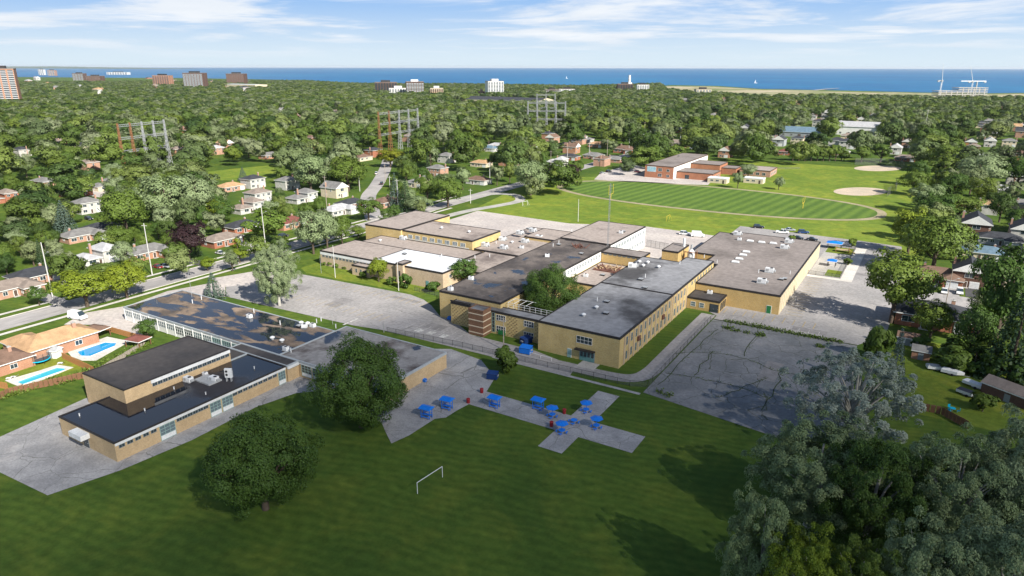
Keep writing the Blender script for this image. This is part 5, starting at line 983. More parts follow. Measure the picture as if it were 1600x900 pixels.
# ------------------------------------------------------------------ vehicles
def car_parts(kind):
    L_, W_, H_ = dict(sedan=(4.6, 1.8, 1.42), suv=(4.8, 1.95, 1.75), pickup=(5.6, 2.0, 1.85), van=(5.6, 2.1, 2.5))[kind]
    h, w2 = L_ / 2, W_ / 2; z1 = H_ * .56; body = MB(); gl = MB()
    prof = [(-h, .45), (-h + .05, z1 * .95), (-h + .5, z1), (h - .9, z1 * .97), (h - .1, z1 * .78), (h, .5), (h - .2, .28), (-h + .2, .28)]
    for s_ in (-1, 1):
        q = [(x, s_ * w2 * (1 if .3 < z < z1 * .9 else .93), z) for x, z in prof]; body.face(q if s_ < 0 else q[::-1], 'paint_white')
    for (a, b_) in zip(prof, prof[1:] + prof[:1]):
        fa, fb = [(1 if .3 < z < z1 * .9 else .93) for _, z in (a, b_)]; body.face([(a[0], w2 * fa, a[1]), (a[0], -w2 * fa, a[1]), (b_[0], -w2 * fb, b_[1]), (b_[0], w2 * fb, b_[1])], 'paint_white')
    c0, c1, t0, t1 = dict(sedan=(-h + .55, h - 1.25, -h + 1.25, h - 2.15), suv=(-h + .1, h - 1.3, -h + .45, h - 2.1), pickup=(-.9, h - 1.3, -.6, h - 2.1), van=(-h + .06, h - .7, -h + .2, h - 1.5))[kind]
    w3 = w2 * .78; zb = z1 - .02; zr = H_
    B = [(c0, -w2 * .92, zb), (c1, -w2 * .92, zb), (c1, w2 * .92, zb), (c0, w2 * .92, zb)]; T = [(t0, -w3, zr), (t1, -w3, zr), (t1, w3, zr), (t0, w3, zr)]
    gm = 'glass'
    body.face(T, 'paint_white')
    for i in range(4):
        j = (i + 1) % 4; gl.face([B[i], B[j], T[j], T[i]], gm if not (kind == 'van' and i in (0, 2, 3)) else 'paint_white')
    for x in (c0 + (c1 - c0) * .5,):
        for s_ in (-1, 1): body.box(x - .06, x + .06, s_ * w2 * .86 - .05, s_ * w2 * .86 + .05, zb, zr - .05, 'paint_white')
    wh = MB().tube((0, -.11, 0), (0, .11, 0), .34, .34, 'tyre', 12).tube((0, -.125, 0), (0, .125, 0), .2, .2, 'metal_grey', 8)
    hl = MB().box(-.05, .05, -.2, .2, -.08, .08, 'lamp_glass'); tl = MB().box(-.05, .05, -.16, .16, -.12, .12, 'tail_red')
    return dict(body=body.mesh('body'), windows=gl.mesh('windows'), wheel=wh.mesh('wheel'), headlight=hl.mesh('headlight'), tail=tl.mesh('tail_light'), h=h, w=w2, z1=z1)
CARS = {}
def car(px, py, kind, paint, rz, label, group=None):
    if kind not in CARS: CARS[kind] = car_parts(kind)
    c = CARS[kind]; x, y = P(px, py); t = thing({'sedan': 'parked_car', 'suv': 'parked_car', 'pickup': 'pickup_truck', 'van': 'delivery_van'}[kind], label, {'pickup': 'truck', 'van': 'van'}.get(kind, 'car'), (x, y, .06), rz, group)
    link('body', c['body'], t, m=paint); link('windows', c['windows'], t)
    for sx in (-1, 1):
        for sy in (-1, 1): link('wheel', c['wheel'], t, (sx * (c['h'] - .85), sy * (c['w'] - .08), .34))
    for sy in (-1, 1): link('headlight', c['headlight'], t, (c['h'] - .04, sy * c['w'] * .68, c['z1'] * .72)); link('tail_light', c['tail'], t, (-c['h'], sy * c['w'] * .75, c['z1'] * .8))
    p = proj(x, y, .7); KEEP.append((p[0], p[1], 9, 6, p[2])); return t
car(122, 501, 'van', 'paint_white', 0.2, 'white van parked behind the tan roofed pool house')
car(247, 421, 'sedan', 'paint_red', 0, 'dark red car in the black driveway'); car(259, 420, 'sedan', 'paint_silver', 0, 'silver car beside the dark red one'); car(345, 399, 'sedan', 'paint_white', 0, 'white car in front of the white garage door')
car(588, 273, 'suv', 'paint_white', 2.2, 'white car parked up the side street'); car(596, 289, 'suv', 'paint_black', 2.2, 'black car on the side street nearer the gym'); car(139, 346, 'suv', 'paint_black', 0, 'dark car in front of the white two storey house'); car(443, 372, 'suv', 'paint_black', 1.57, 'dark car on the street by the pale trees')
car(941, 271, 'sedan', 'paint_silver', 1.2, 'silver car in the elementary school lot'); car(951, 268.5, 'suv', 'paint_black', 1.2, 'black car next to the silver one in the elementary lot'); car(996, 269, 'suv', 'paint_maroon', 0, 'maroon car against the elementary school')
G_ = 'cars in the rear parking lot'
car(1185, 355, 'suv', 'paint_black', .3, 'dark car at the far edge of the rear lot, leftmost', G_); car(1222, 363, 'pickup', 'paint_white', .2, 'white pickup in the rear lot', G_); car(1234, 359, 'sedan', 'paint_silver', .3, 'silver car behind the white pickup', G_); car(1255, 363, 'suv', 'paint_blue', .3, 'dark blue car right of the white pickup', G_); car(1247, 372, 'sedan', 'paint_black', 0, 'black car just behind the workshop roof edge', G_); car(1269, 374, 'sedan', 'paint_black', 0, 'black car right at the workshop back corner', G_)
car(1070, 366, 'suv', 'paint_white', .2, 'white car between the white wing and the boiler house'); car(1090, 369, 'van', 'paint_white', .3, 'white box van behind the boiler house')
car(1457, 449, 'suv', 'paint_black', 1.3, 'black car in the brown house driveway'); car(1475, 455, 'sedan', 'paint_white', -1.57, 'white car in the driveway right of the black one'); car(1499, 456, 'suv', 'paint_white', -1.57, 'white car in front of the brick gable house')
x, y = P(1592, 478); car(1592, 480, 'suv', 'paint_white', 0, 'white car at the right picture edge on the street')

# ------------------------------------------------------------------ picnic shelters, bins and play yard
def shelter_meshes():
    roof = MB(); w_, d_ = 1.45, 1.15
    roof.face([(-w_, -d_, 2.3), (w_, -d_, 2.3), (w_ * .8, 0, 2.72), (-w_ * .8, 0, 2.72)], 'shelter_blue'); roof.face([(w_, d_, 2.3), (-w_, d_, 2.3), (-w_ * .8, 0, 2.72), (w_ * .8, 0, 2.72)], 'shelter_blue'); roof.face([(w_, -d_, 2.3), (w_, d_, 2.3), (w_ * .8, 0, 2.72)], 'shelter_blue'); roof.face([(-w_, d_, 2.3), (-w_, -d_, 2.3), (-w_ * .8, 0, 2.72)], 'shelter_blue'); roof.box(-w_, w_, -d_, d_, 2.2, 2.297, 'shelter_blue')
    post = MB().box(-.06, .06, -.06, .06, 0, 2.2, 'shelter_blue'); table = MB().box(-1.0, 1.0, -.36, .36, .7, .78, 'shelter_blue'); bench = MB().box(-1.0, 1.0, -.14, .14, .4, .47, 'shelter_blue').box(-.9, -.8, -.05, .05, 0, .4, 'shelter_blue').box(.8, .9, -.05, .05, 0, .4, 'shelter_blue')
    rail = MB().box(-1.05, 1.05, -.03, .03, 1.0, 1.08, 'shelter_blue')
    return roof.mesh('roof'), post.mesh('post'), table.mesh('table_top'), bench.mesh('bench'), rail.mesh('rail')
SH = shelter_meshes()
def shelter(px, py, rz, label):
    x, y = P(px, py); t = thing('picnic_shelter', label, 'picnic shelter', (x, y, .07), rz, 'blue picnic shelters on the concrete paths', (.95, .95, 1.0)); link('roof', SH[0], t)
    for sx in (-1, 1):
        for sy in (-.5, .5): link('post', SH[1], t, (sx * 1.1, sy, 0))
    link('table_top', SH[2], t); link('rail', SH[4], t, (0, .5, 0))
    for sy in (-.75, .75): link('bench', SH[3], t, (0, sy, 0))
shelter(667, 653, .1, 'blue picnic shelter farthest left on the school pavement'); shelter(699, 639, .1, 'blue picnic shelter by the pavement notch, second from left'); shelter(773, 636, 0, 'blue picnic shelter alone on the left part of the straight path'); shelter(841, 639, 0, 'blue picnic shelter on the back edge of the path near the cross')
UM = (MB(), MB(), MB(), MB())
nseg = 6
for k in range(nseg):
    a, b_ = 2 * math.pi * k / nseg, 2 * math.pi * (k + 1) / nseg; UM[0].face([(1.45 * math.cos(a), 1.45 * math.sin(a), 2.25), (1.45 * math.cos(b_), 1.45 * math.sin(b_), 2.25), (0, 0, 2.65)], 'shelter_blue'); UM[0].face([(1.45 * math.cos(b_), 1.45 * math.sin(b_), 2.2), (1.45 * math.cos(a), 1.45 * math.sin(a), 2.2), (0, 0, 2.3)], 'shelter_blue')
UM[1].tube((0, 0, 0), (0, 0, 2.4), .07, .06, 'shelter_blue', 8); UM[2].tube((0, 0, .7), (0, 0, .78), .72, .72, 'shelter_blue', 14); UM[3].box(-.45, .45, -.14, .14, .38, .46, 'shelter_blue').box(-.05, .05, -.05, .05, 0, .38, 'shelter_blue')
UM = [q.mesh(n_) for q, n_ in zip(UM, ('canopy', 'post', 'table_top', 'seat'))]
def umbrella_table(px, py, label, canopy=True):
    x, y = P(px, py); t = thing('picnic_table', label, 'picnic table', (x, y, .075), .2, 'round blue picnic tables', (.95, .95, 1.0))
    if canopy: link('canopy', UM[0], t); link('post', UM[1], t)
    else: link('post', UM[1], t, (0, 0, 0), 0, (1, 1, .3))
    link('table_top', UM[2], t)
    for k in range(4): a = k * math.pi / 2; link('seat', UM[3], t, (1.1 * math.cos(a), 1.1 * math.sin(a), 0), a + math.pi / 2)
umbrella_table(863, 652, 'round blue table with canopy just left of the path crossing'); umbrella_table(878, 677, 'round blue table with canopy on the near arm of the cross'); umbrella_table(916, 644, 'round blue table with canopy on the far arm of the cross'); umbrella_table(932, 669, 'round blue table with canopy on the right arm of the cross'); umbrella_table(897, 661, 'round blue table without canopy in the middle of the crossing', False)
def bin_(px, py, label): 
    x, y = P(px, py); t = thing('litter_bin', label, 'bin', (x, y, .06), 0, 'red litter bins'); link('body', MB().tube((0, 0, 0), (0, 0, .95), .36, .42, 'bin_red', 10).mesh('body'), t); link('rim', MB().tube((0, 0, .95), (0, 0, 1.05), .45, .4, 'bin_red', 10).mesh('rim'), t)
bin_(753, 614, 'red litter bin at the far corner of the path mouth'); bin_(732, 630, 'red litter bin at the near corner of the path mouth'); bin_(862, 666, 'red litter bin on the near side of the crossing'); bin_(882, 646, 'red litter bin on the far side of the crossing')
def dumpster(px, py, m, label, sc=1.0, rz=0.3):
    x, y = P(px, py); t = thing('waste_container', label, 'container', (x, y, .06), rz, None, (sc, sc, sc)); b_ = MB(); b_.prism([(-1.1, -.75), (1.1, -.75), (1.1, .75), (-1.1, .75)], .15, 1.25, m); link('body', b_.mesh('body'), t)
    link('lid', MB().face([(-1.15, -.8, 1.25), (1.15, -.8, 1.25), (1.15, .8, 1.5), (-1.15, .8, 1.5)], m).box(-1.15, 1.15, -.8, .8, 1.2, 1.249, 'black_metal').mesh('lid'), t); link('sleeve', MB().box(-1.25, -1.1, -.3, .3, .7, .95, 'metal_grey').box(1.1, 1.25, -.3, .3, .7, .95, 'metal_grey').mesh('sleeve'), t)
    for sx in (-.8, .8): link('wheel', MB().tube((sx, -.5, .08), (sx + .1, -.5, .08), .1, .1, 'tyre', 8).mesh('wheel'), t)
dumpster(770, 592, 'dumpster_blue', 'dark blue waste container on the lawn corner by the pavement', 1.15); dumpster(786, 523, 'door_green', 'green waste container with white front by the striped stair tower', 1.0, 0); dumpster(822, 537, 'dumpster_blue', 'dark waste container against the long wing corner', 1.3, 1.3); dumpster(822, 552, 'bright_blue', 'bright blue container beside the white barrier', 1.35, .1); dumpster(663, 597, 'bright_blue', 'small blue recycling box by the low school door', .5, 0); dumpster(703, 500, 'bright_blue', 'small blue container left of the stair tower', .6, 0)
x, y = P(845, 560); t = thing('barrier_rail', 'low white pipe barrier on the grass by the blue container', 'barrier', (x, y, 0), -.05); link('rail', MB().tube((-3.2, 0, .9), (3.2, 0, .9), .06, .06, 'paint_white', 6).mesh('rail'), t)
for q in (-3.2, 0, 3.2): link('post', MB().tube((q, 0, 0), (q, 0, .95), .06, .06, 'paint_white', 6).mesh('post'), t)
def goal(a, b_, h, depth, m, label, name='soccer_goal'):
    a, b_ = Vector((*P(*a), 0)), Vector((*P(*b_), 0)); t = thing(name, label, 'goal', tuple((a + b_) / 2)); o_ = -(a + b_) / 2; up_ = Vector((0, 0, h))
    for q in (a, b_): link('post', MB().tube(q + o_, q + o_ + up_, .07, .07, m, 6).mesh('post'), t)
    link('crossbar', MB().tube(a + o_ + up_, b_ + o_ + up_, .07, .07, m, 6).mesh('crossbar'), t)
    if depth:
        d = (b_ - a).cross(Vector((0, 0, 1))).normalized() * depth
        for q in (a, b_): link('stay', MB().tube(q + o_ + up_, q + o_ + d, .035, .035, m, 4).mesh('stay'), t)
        link('ground_bar', MB().tube(a + o_ + d, b_ + o_ + d, .035, .035, m, 4).mesh('ground_bar'), t)
goal((653, 772), (692, 746), 2.2, 0, 'paint_white', 'white soccer goal frame on the near lawn'); goal((1041, 345), (1046, 342), 2.4, 1.2, 'goal_yellow', 'small yellow goal on the grass strip before the track'); goal((816, 322), (824, 320), 2.2, 1.2, 'paint_white', 'white goal beside the curved drive')
def uprights(px, py, top, label):
    x, y = P(px, py); h = top_z(x, y, top); t = thing('football_goalpost', label, 'goalpost', (x, y, 0), R(90)); link('post', MB().tube((0, 0, 0), (0, 0, 3), .14, .14, 'goal_yellow', 7).mesh('post'), t); link('crossbar', MB().tube((-3, 0, 3), (3, 0, 3), .1, .1, 'goal_yellow', 6).mesh('crossbar'), t)
    for s_ in (-3, 3): link('upright', MB().tube((s_, 0, 3), (s_, 0, h), .08, .08, 'goal_yellow', 6).mesh('upright'), t)
uprights(954, 311, 288, 'yellow football goalpost at the left end of the striped field'); uprights(1254, 324, 307, 'yellow football goalpost at the right end of the striped field')

# ------------------------------------------------------------------ poles
def pole(px, base, top, m, label, arm=True, lamp=False, r=.15, group=None):
    x, y = P(px, base); h = top_z(x, y, top); t = thing('lamp_post' if lamp else 'utility_pole', label, 'pole', (x, y, 0), .3, group); link('shaft', MB().tube((0, 0, 0), (0, 0, h), r, r * .6, m, 8).mesh('shaft'), t)
    if arm: link('crossarm', MB().box(-1.1, 1.1, -.06, .06, h - .9, h - .75, m).mesh('crossarm'), t)
    if lamp: link('lamp_arm', MB().tube((0, 0, h * .78), (1.8, 0, h * .84), .05, .04, 'galvanised', 5).tube((1.6, 0, h * .84), (2.2, 0, h * .84), .13, .1, 'metal_grey', 6).mesh('lamp_arm'), t)
    return t
pole(83, 470, 380, 'pole_concrete', 'tall concrete street pole with lamp at the left', False, True, .22); pole(238, 432, 350, 'pole_concrete', 'concrete pole with transformer by the grey roofed house', True, False, .2); pole(416, 396, 318, 'pole_concrete', 'tall concrete pole behind the lot entrance tree', True, True, .2)
pole(524, 435, 384, 'pole_concrete', 'lamp post on the front lawn before the clerestory wing', False, False, .13); pole(623, 455, 395, 'pole_concrete', 'lamp post on the front lawn near the clipped shrub', False, False, .13); pole(502, 428, 400, 'galvanised', 'thin flag pole on the front lawn', False, False, .07); pole(303, 486, 420, 'galvanised', 'thin flag pole rising over the puddled roof', False, False, .07)
pole(787, 547, 496, 'pole_wood', 'wooden utility pole behind the round bush', True, False, .16); pole(903, 346, 311, 'pole_concrete', 'lamp post at the edge of the rear yard', False, False, .14); pole(1472, 500, 420, 'pole_wood', 'leaning wooden pole by the right driveways', False, True, .15); pole(600, 520, 505, 'galvanised', 'white lamp bollard at the start of the fence', False, False, .12); pole(520, 508, 491, 'galvanised', 'sign post on the grass strip by the lot', False, False, .06)
PG = 'wooden street poles among the houses'
for i, (px, b_, t_) in enumerate(((511, 333, 275), (501, 298, 270), (562, 300, 268), (602, 285, 257), (610, 313, 275), (622, 327, 280), (633, 264, 255), (697, 300, 270), (765, 283, 253), (786, 263, 225), (735, 318, 295), (770, 240, 225), (860, 268, 235), (886, 255, 230), (920, 247, 222), (948, 247, 217), (982, 240, 214), (1014, 228, 204), (1037, 225, 200), (1062, 224, 198), (1088, 222, 192), (1006, 214, 190), (1172, 225, 203), (1195, 226, 205), (735, 238, 226), (1440, 225, 170), (1108, 225, 196), (1136, 222, 200))):
    pole(px, b_, t_, 'pole_concrete' if i % 3 else 'pole_wood', 'tall street pole rising among the houses and trees', True, False, .2, PG)

# ------------------------------------------------------------------ fences
def chain_fence(pts, h, label, step=3.0, close=False):
    t = thing('chain_link_fence', label, 'fence', (*pts[0], 0)); ox, oy = pts[0]
    for a, b_ in zip(pts, pts[1:]):
        a, b_ = Vector(a), Vector(b_); n_ = max(1, round((b_ - a).length / step)); pm = MB().tube((0, 0, 0), (0, 0, h + .06), .045, .045, 'black_metal', 5).mesh('post')
        for k in range(n_): q = a.lerp(b_, k / n_); link('post', pm, t, (q.x - ox, q.y - oy, 0))
        A3, B3 = (a.x - ox, a.y - oy), (b_.x - ox, b_.y - oy); link('top_rail', MB().tube((*A3, h), (*B3, h), .035, .035, 'black_metal', 5).mesh('top_rail'), t)
        link('wire_mesh', MB().face([(*A3, .03), (*B3, .03), (*B3, h - .04), (*A3, h - .04)], 'chain_link').mesh('wire_mesh'), t)
chain_fence([P(605, 520), (-40, -9.2), (-12, -8.4), (6, -7.6), (9.6, -6)], 1.5, 'black chain link fence along the alley before the main wing'); chain_fence([(9.75, -5.8), (9.75, 20), (9.8, 47)], 1.7, 'chain link fence between the alley and the cracked lot')
chain_fence([P(648, 455), P(687, 464), P(687, 480)], 1.4, 'green chain link enclosure at the corner of the stained wing', 2.0); chain_fence([(25.7, 110), (36.2, 110), (36.2, 157), (26, 157)], 1.5, 'black fence round the daycare play yard'); chain_fence([P(1180, 263), (P(1250, 262))], 1.2, 'low fence behind the far field', 6)
chain_fence([P(1385, 305), P(1400, 296), P(1398, 288)], 5, 'tall backstop fence of the lower ball diamond', 4); chain_fence([P(1335, 255.5), P(1400, 256), P(1412, 262)], 5, 'tall backstop fence of the upper ball diamond', 6); chain_fence([P(1010, 385), P(1044, 391)], 3, 'dark yard fence between white wing and boiler house', 2)
def board_fence(pts, h, m, label, bw=.9):
    t = thing('board_fence', label, 'fence', (*pts[0], 0)); ox, oy = pts[0]
    bm_ = MB().box(-bw / 2 + .02, bw / 2 - .02, -.03, .03, .05, h, m).mesh('board')
    for a, b_ in zip(pts, pts[1:]):
        a, b_ = Vector(a), Vector(b_); n_ = max(1, int((b_ - a).length / bw)); an = math.atan2(b_.y - a.y, b_.x - a.x)
        for k in range(n_): q = a.lerp(b_, (k + .5) / n_); link('board', bm_, t, (q.x - ox, q.y - oy, random.uniform(-.05, .05)), an)
board_fence([P(-40, 646), P(15, 620), P(150, 590)], 1.7, 'fence_wood', 'brown board fence behind the aqua pool'); board_fence([P(98, 563), P(148, 586)], 1.8, 'fence_orange', 'light orange board fence between the two pools'); board_fence([P(150, 588), P(215, 549), P(228, 541)], 1.3, 'pole_wood', 'weathered grey fence along the blue pool side'); board_fence([P(165, 519), P(225, 536)], 1.7, 'fence_orange', 'orange board fence behind the blue pool'); board_fence([P(-20, 605), P(14, 612)], 1.7, 'fence_orange', 'short orange fence at the left picture edge')
board_fence([P(1435, 638), P(1470, 645), P(1512, 668)], 1.8, 'fence_wood', 'brown board fence below the mown back yard')
# ------------------------------------------------------------------ pools and gardens at the near left
def pool(pts, pts_deck, wm_, label):
    q = [P(*p) for p in pts]; c = (sum(a for a, _ in q) / len(q), sum(b_ for _, b_ in q) / len(q)); t = thing('swimming_pool', label, 'pool', (*c, 0)); d = [P(*p) for p in pts_deck]
    def ccw(z):
        ar = sum(z[i][0] * z[(i + 1) % len(z)][1] - z[(i + 1) % len(z)][0] * z[i][1] for i in range(len(z))); return z if ar > 0 else z[::-1]
    link('deck', MB().prism([(a - c[0], b_ - c[1]) for a, b_ in ccw(d)], 0, .12, 'white_concrete').mesh('deck'), t); w_ = ccw(q); link('water', MB().face([(a - c[0], b_ - c[1], .14) for a, b_ in w_], wm_).mesh('water'), t)
    cp = MB()
    for a, b_ in zip(w_, w_[1:] + w_[:1]): cp.tube((a[0] - c[0], a[1] - c[1], .15), (b_[0] - c[0], b_[1] - c[1], .15), .14, .14, 'white_concrete', 5)
    link('coping', cp.mesh('coping'), t); return t
pool([(120, 553), (164, 538), (183, 539), (180, 544), (142, 560), (127, 560)], [(104, 551), (168, 529), (203, 536), (150, 566), (128, 566), (112, 560)], 'pool_water', 'blue swimming pool behind the tan roofed house'); pool([(25, 601), (88, 578), (103, 579), (102, 582), (36, 605)], [(8, 598), (60, 583), (90, 573), (115, 577), (36, 609), (22, 604)], 'pool_aqua', 'long aqua pool beside the brown board fence')
sheet('back_garden', [(-40, 590), (60, 560), (100, 556), (150, 578), (20, 614), (-40, 640)], .02, 'lawn')
def shed(px, py, lx, ly, h, rise, wall, roof, label, rz=0, name='garden_shed'):
    x, y = P(px, py); t = thing(name, label, 'shed', (x, y, 0), rz); link('wall', MB().box(-lx / 2, lx / 2, -ly / 2, ly / 2, 0, h, wall, False).mesh('wall'), t); mr_ = MB(); hip(mr_, -lx / 2, lx / 2, -ly / 2, ly / 2, h, rise, .25, roof, wall); link('roof', mr_.mesh('roof'), t); link('door', MB().box(-.6, .6, -.06, 0, .05, 1.9, 'frame_grey').mesh('door'), t, (0, -ly / 2, 0)); HOUSES.append((x, y, 5)); p = proj(x, y, 1.5); KEEP.append((p[0], p[1], 14, 9, p[2]))
shed(84, 560, 3.4, 2.4, 2.1, .8, 'white_wall', 'metal_grey', 'small white garden shed by the aqua pool', .5); shed(1582, 622, 11, 5, 2.6, 1.4, 'dark_brick', 'shingle_taupe', 'long dark shed on the mown back yard', -.55); shed(1418, 534, 5, 4, 2.2, 1.0, 'white_wall', 'shingle_brown', 'small white shed with brown roof near the bushes'); shed(1438, 556, 4, 4, 2.4, 1.0, 'orange_brick', 'shingle_grey', 'open brick shed at the top of the mown yard')
def canopy(px, py, lx, ly, h, m, label, post='fence_wood', rz=0):
    x, y = P(px, py); t = thing('garden_canopy', label, 'canopy', (x, y, 0), rz); mr_ = MB(); hip(mr_, -lx / 2, lx / 2, -ly / 2, ly / 2, h, .7, .2, m); link('roof', mr_.mesh('roof'), t); pm = MB().box(-.09, .09, -.09, .09, 0, h - .2, post).mesh('post')
    for sx in (-1, 1):
        for sy in (-1, 1): link('post', pm, t, (sx * (lx / 2 - .2), sy * (ly / 2 - .2), 0))
canopy(152, 528, 6, 4, 2.5, 'shingle_brown', 'brown roofed open patio canopy beside the blue pool', rz=.2); canopy(217, 542, 5, 4, 2.1, 'shingle_red', 'low reddish brown canopy behind the blue pool fence', rz=.2); canopy(1303, 386, 5.5, 4, 2.4, 'shelter_blue', 'blue shade canopy in the daycare yard by the rear lot', 'black_metal'); canopy(1299, 414, 3, 3, 2.2, 'bright_blue', 'small blue shade canopy in the daycare yard nearer the camera', 'black_metal')
rect('play_yard', 25.9, 36, 110, 157, .08, 'concrete'); rect('play_turf', 31, 36, 111, 120, .1, 'lawn'); rect('play_turf', 26.5, 36, 146, 157, .1, 'lawn'); rect('yard_walkway', 36.4, 40.2, 107, 160, .09, 'white_concrete'); rect('yard_walkway', 25.7, 40.2, 107, 109.7, .095, 'white_concrete')
x, y = P(1316, 392); t = thing('play_structure', 'orange and tan wooden play structure in the daycare yard', 'play structure', (x, y, .1)); link('deck', MB().box(-2.5, 2.5, -1.2, 1.2, .8, .95, 'plywood').mesh('deck'), t)
for sx in (-2.3, 2.3):
    for sy in (-1, 1): link('post', MB().box(sx - .08, sx + .08, sy - .08, sy + .08, 0, 1.9, 'fence_orange').mesh('post'), t)
link('slide', MB().face([(2.5, -.4, .9), (4.6, -.4, .1), (4.6, .4, .1), (2.5, .4, .9)], 'goal_yellow').box(2.5, 4.6, -.48, -.42, .05, .25, 'goal_yellow').mesh('slide'), t)
x, y = P(63, 569); t = thing('trampoline', 'black netted trampoline with blue ring behind the orange house', 'trampoline', (x, y, 0)); link('mat', MB().tube((0, 0, .85), (0, 0, .9), 2.1, 2.1, 'tarp_black', 20).mesh('mat'), t); mb = MB()
for k in range(20):
    a, b_ = k * math.pi / 10, (k + 1) * math.pi / 10; mb.tube((2.2 * math.cos(a), 2.2 * math.sin(a), .9), (2.2 * math.cos(b_), 2.2 * math.sin(b_), .9), .13, .13, 'turquoise', 5)
link('ring', mb.mesh('ring'), t); mb = MB()
for k in range(16): a, b_ = k * math.pi / 8, (k + 1) * math.pi / 8; mb.face([(2.1 * math.cos(a), 2.1 * math.sin(a), 1), (2.1 * math.cos(b_), 2.1 * math.sin(b_), 1), (2.1 * math.cos(b_), 2.1 * math.sin(b_), 2.7), (2.1 * math.cos(a), 2.1 * math.sin(a), 2.7)], 'chain_link')
link('net', mb.mesh('net'), t)
for k in range(6): a = k * math.pi / 3; link('leg', MB().tube((2.2 * math.cos(a), 2.2 * math.sin(a), 0), (2.2 * math.cos(a), 2.2 * math.sin(a), 2.7), .05, .05, 'black_metal', 6).mesh('leg'), t)
for px, py, lb in ((17, 596, 'white sun lounger by the aqua pool, left one'), (24, 594, 'white sun lounger by the aqua pool, right one'), (97, 572, 'white sun lounger at the far end of the aqua pool')):
    x, y = P(px, py); t = thing('sun_lounger', lb, 'sun lounger', (x, y, .13), .6, 'sun loungers by the aqua pool'); link('seat', MB().box(-.9, .3, -.3, .3, .28, .36, 'paint_white').mesh('seat'), t); link('backrest', MB().face([(.3, -.3, .36), (.3, .3, .36), (.85, .3, .85), (.85, -.3, .85)], 'paint_white').face([(.3, .3, .3), (.3, -.3, .3), (.85, -.3, .79), (.85, .3, .79)], 'paint_white').mesh('backrest'), t)
    for sx in (-.8, .2):
        for sy in (-.25, .25): link('leg', MB().box(sx - .03, sx + .03, sy - .03, sy + .03, 0, .28, 'paint_white').mesh('leg'), t)
# boats under covers on the mown yard
rect('mown_yard', 56, 84, 12, 60, .02, 'lawn')
def boat(px, py, m, rz, label, ln=5.5):
    x, y = P(px, py); t = thing('boat_on_trailer', label, 'boat', (x, y, .02), rz); h = ln / 2; link('hull', MB().prism([(-h, -.9), (h * .4, -.95), (h, 0), (h * .4, .95), (-h, .9)], .5, 1.15, 'paint_white').mesh('hull'), t); mb = MB(); z = 1.6
    c = [(-h, -.92, 1.16), (h * .4, -.97, 1.16), (h, 0, 1.16), (h * .4, .97, 1.16), (-h, .92, 1.16)]; r_ = [(-h * .8, 0, z), (h * .5, 0, z - .1)]
    mb.face([c[0], c[1], r_[1], r_[0]], m); mb.face([c[1], c[2], r_[1]], m); mb.face([c[2], c[3], r_[1]], m); mb.face([c[3], c[4], r_[0], r_[1]], m); mb.face([c[4], c[0], r_[0]], m); link('cover', mb.mesh('cover'), t)
    link('trailer', MB().box(-h * .8, h + 1.1, -.06, .06, .35, .45, 'metal_grey').box(-.9, .9, -.9, .9, .3, .4, 'metal_grey').mesh('trailer'), t)
    for s_ in (-1, 1): link('wheel', MB().tube((0, s_ * .95, .3), (0, s_ * 1.12, .3), .3, .3, 'tyre', 10).mesh('wheel'), t)
boat(1467, 576, 'metal_grey', .3, 'grey covered boat at the top of the mown yard'); boat(1488, 583, 'metal_white', -.1, 'low white trailer boat next to the grey covered one', 4.8); boat(1527, 604, 'metal_white', -.5, 'pale tarp covered boat in the middle of the mown yard', 6); boat(1513, 616, 'tarp_black', -.4, 'dark covered trailer boat below the pale tarp', 4.6)
x, y = P(1488, 640); t = thing('garden_table_set', 'turquoise garden chairs and table by the board fence', 'table set', (x, y, .02)); link('table_top', MB().tube((0, 0, .7), (0, 0, .76), .6, .6, 'turquoise', 12).tube((0, 0, 0), (0, 0, .7), .05, .05, 'metal_grey', 6).mesh('table_top'), t)
for k in range(3): a = k * 2.1; link('chair', MB().box(-.25, .25, -.25, .25, .4, .46, 'turquoise').box(-.25, .25, .2, .27, .46, 1.0, 'turquoise').box(-.22, -.17, -.22, -.17, 0, .4, 'turquoise').box(.17, .22, -.22, -.17, 0, .4, 'turquoise').mesh('chair'), t, (1.1 * math.cos(a), 1.1 * math.sin(a), 0), a - 1.57)
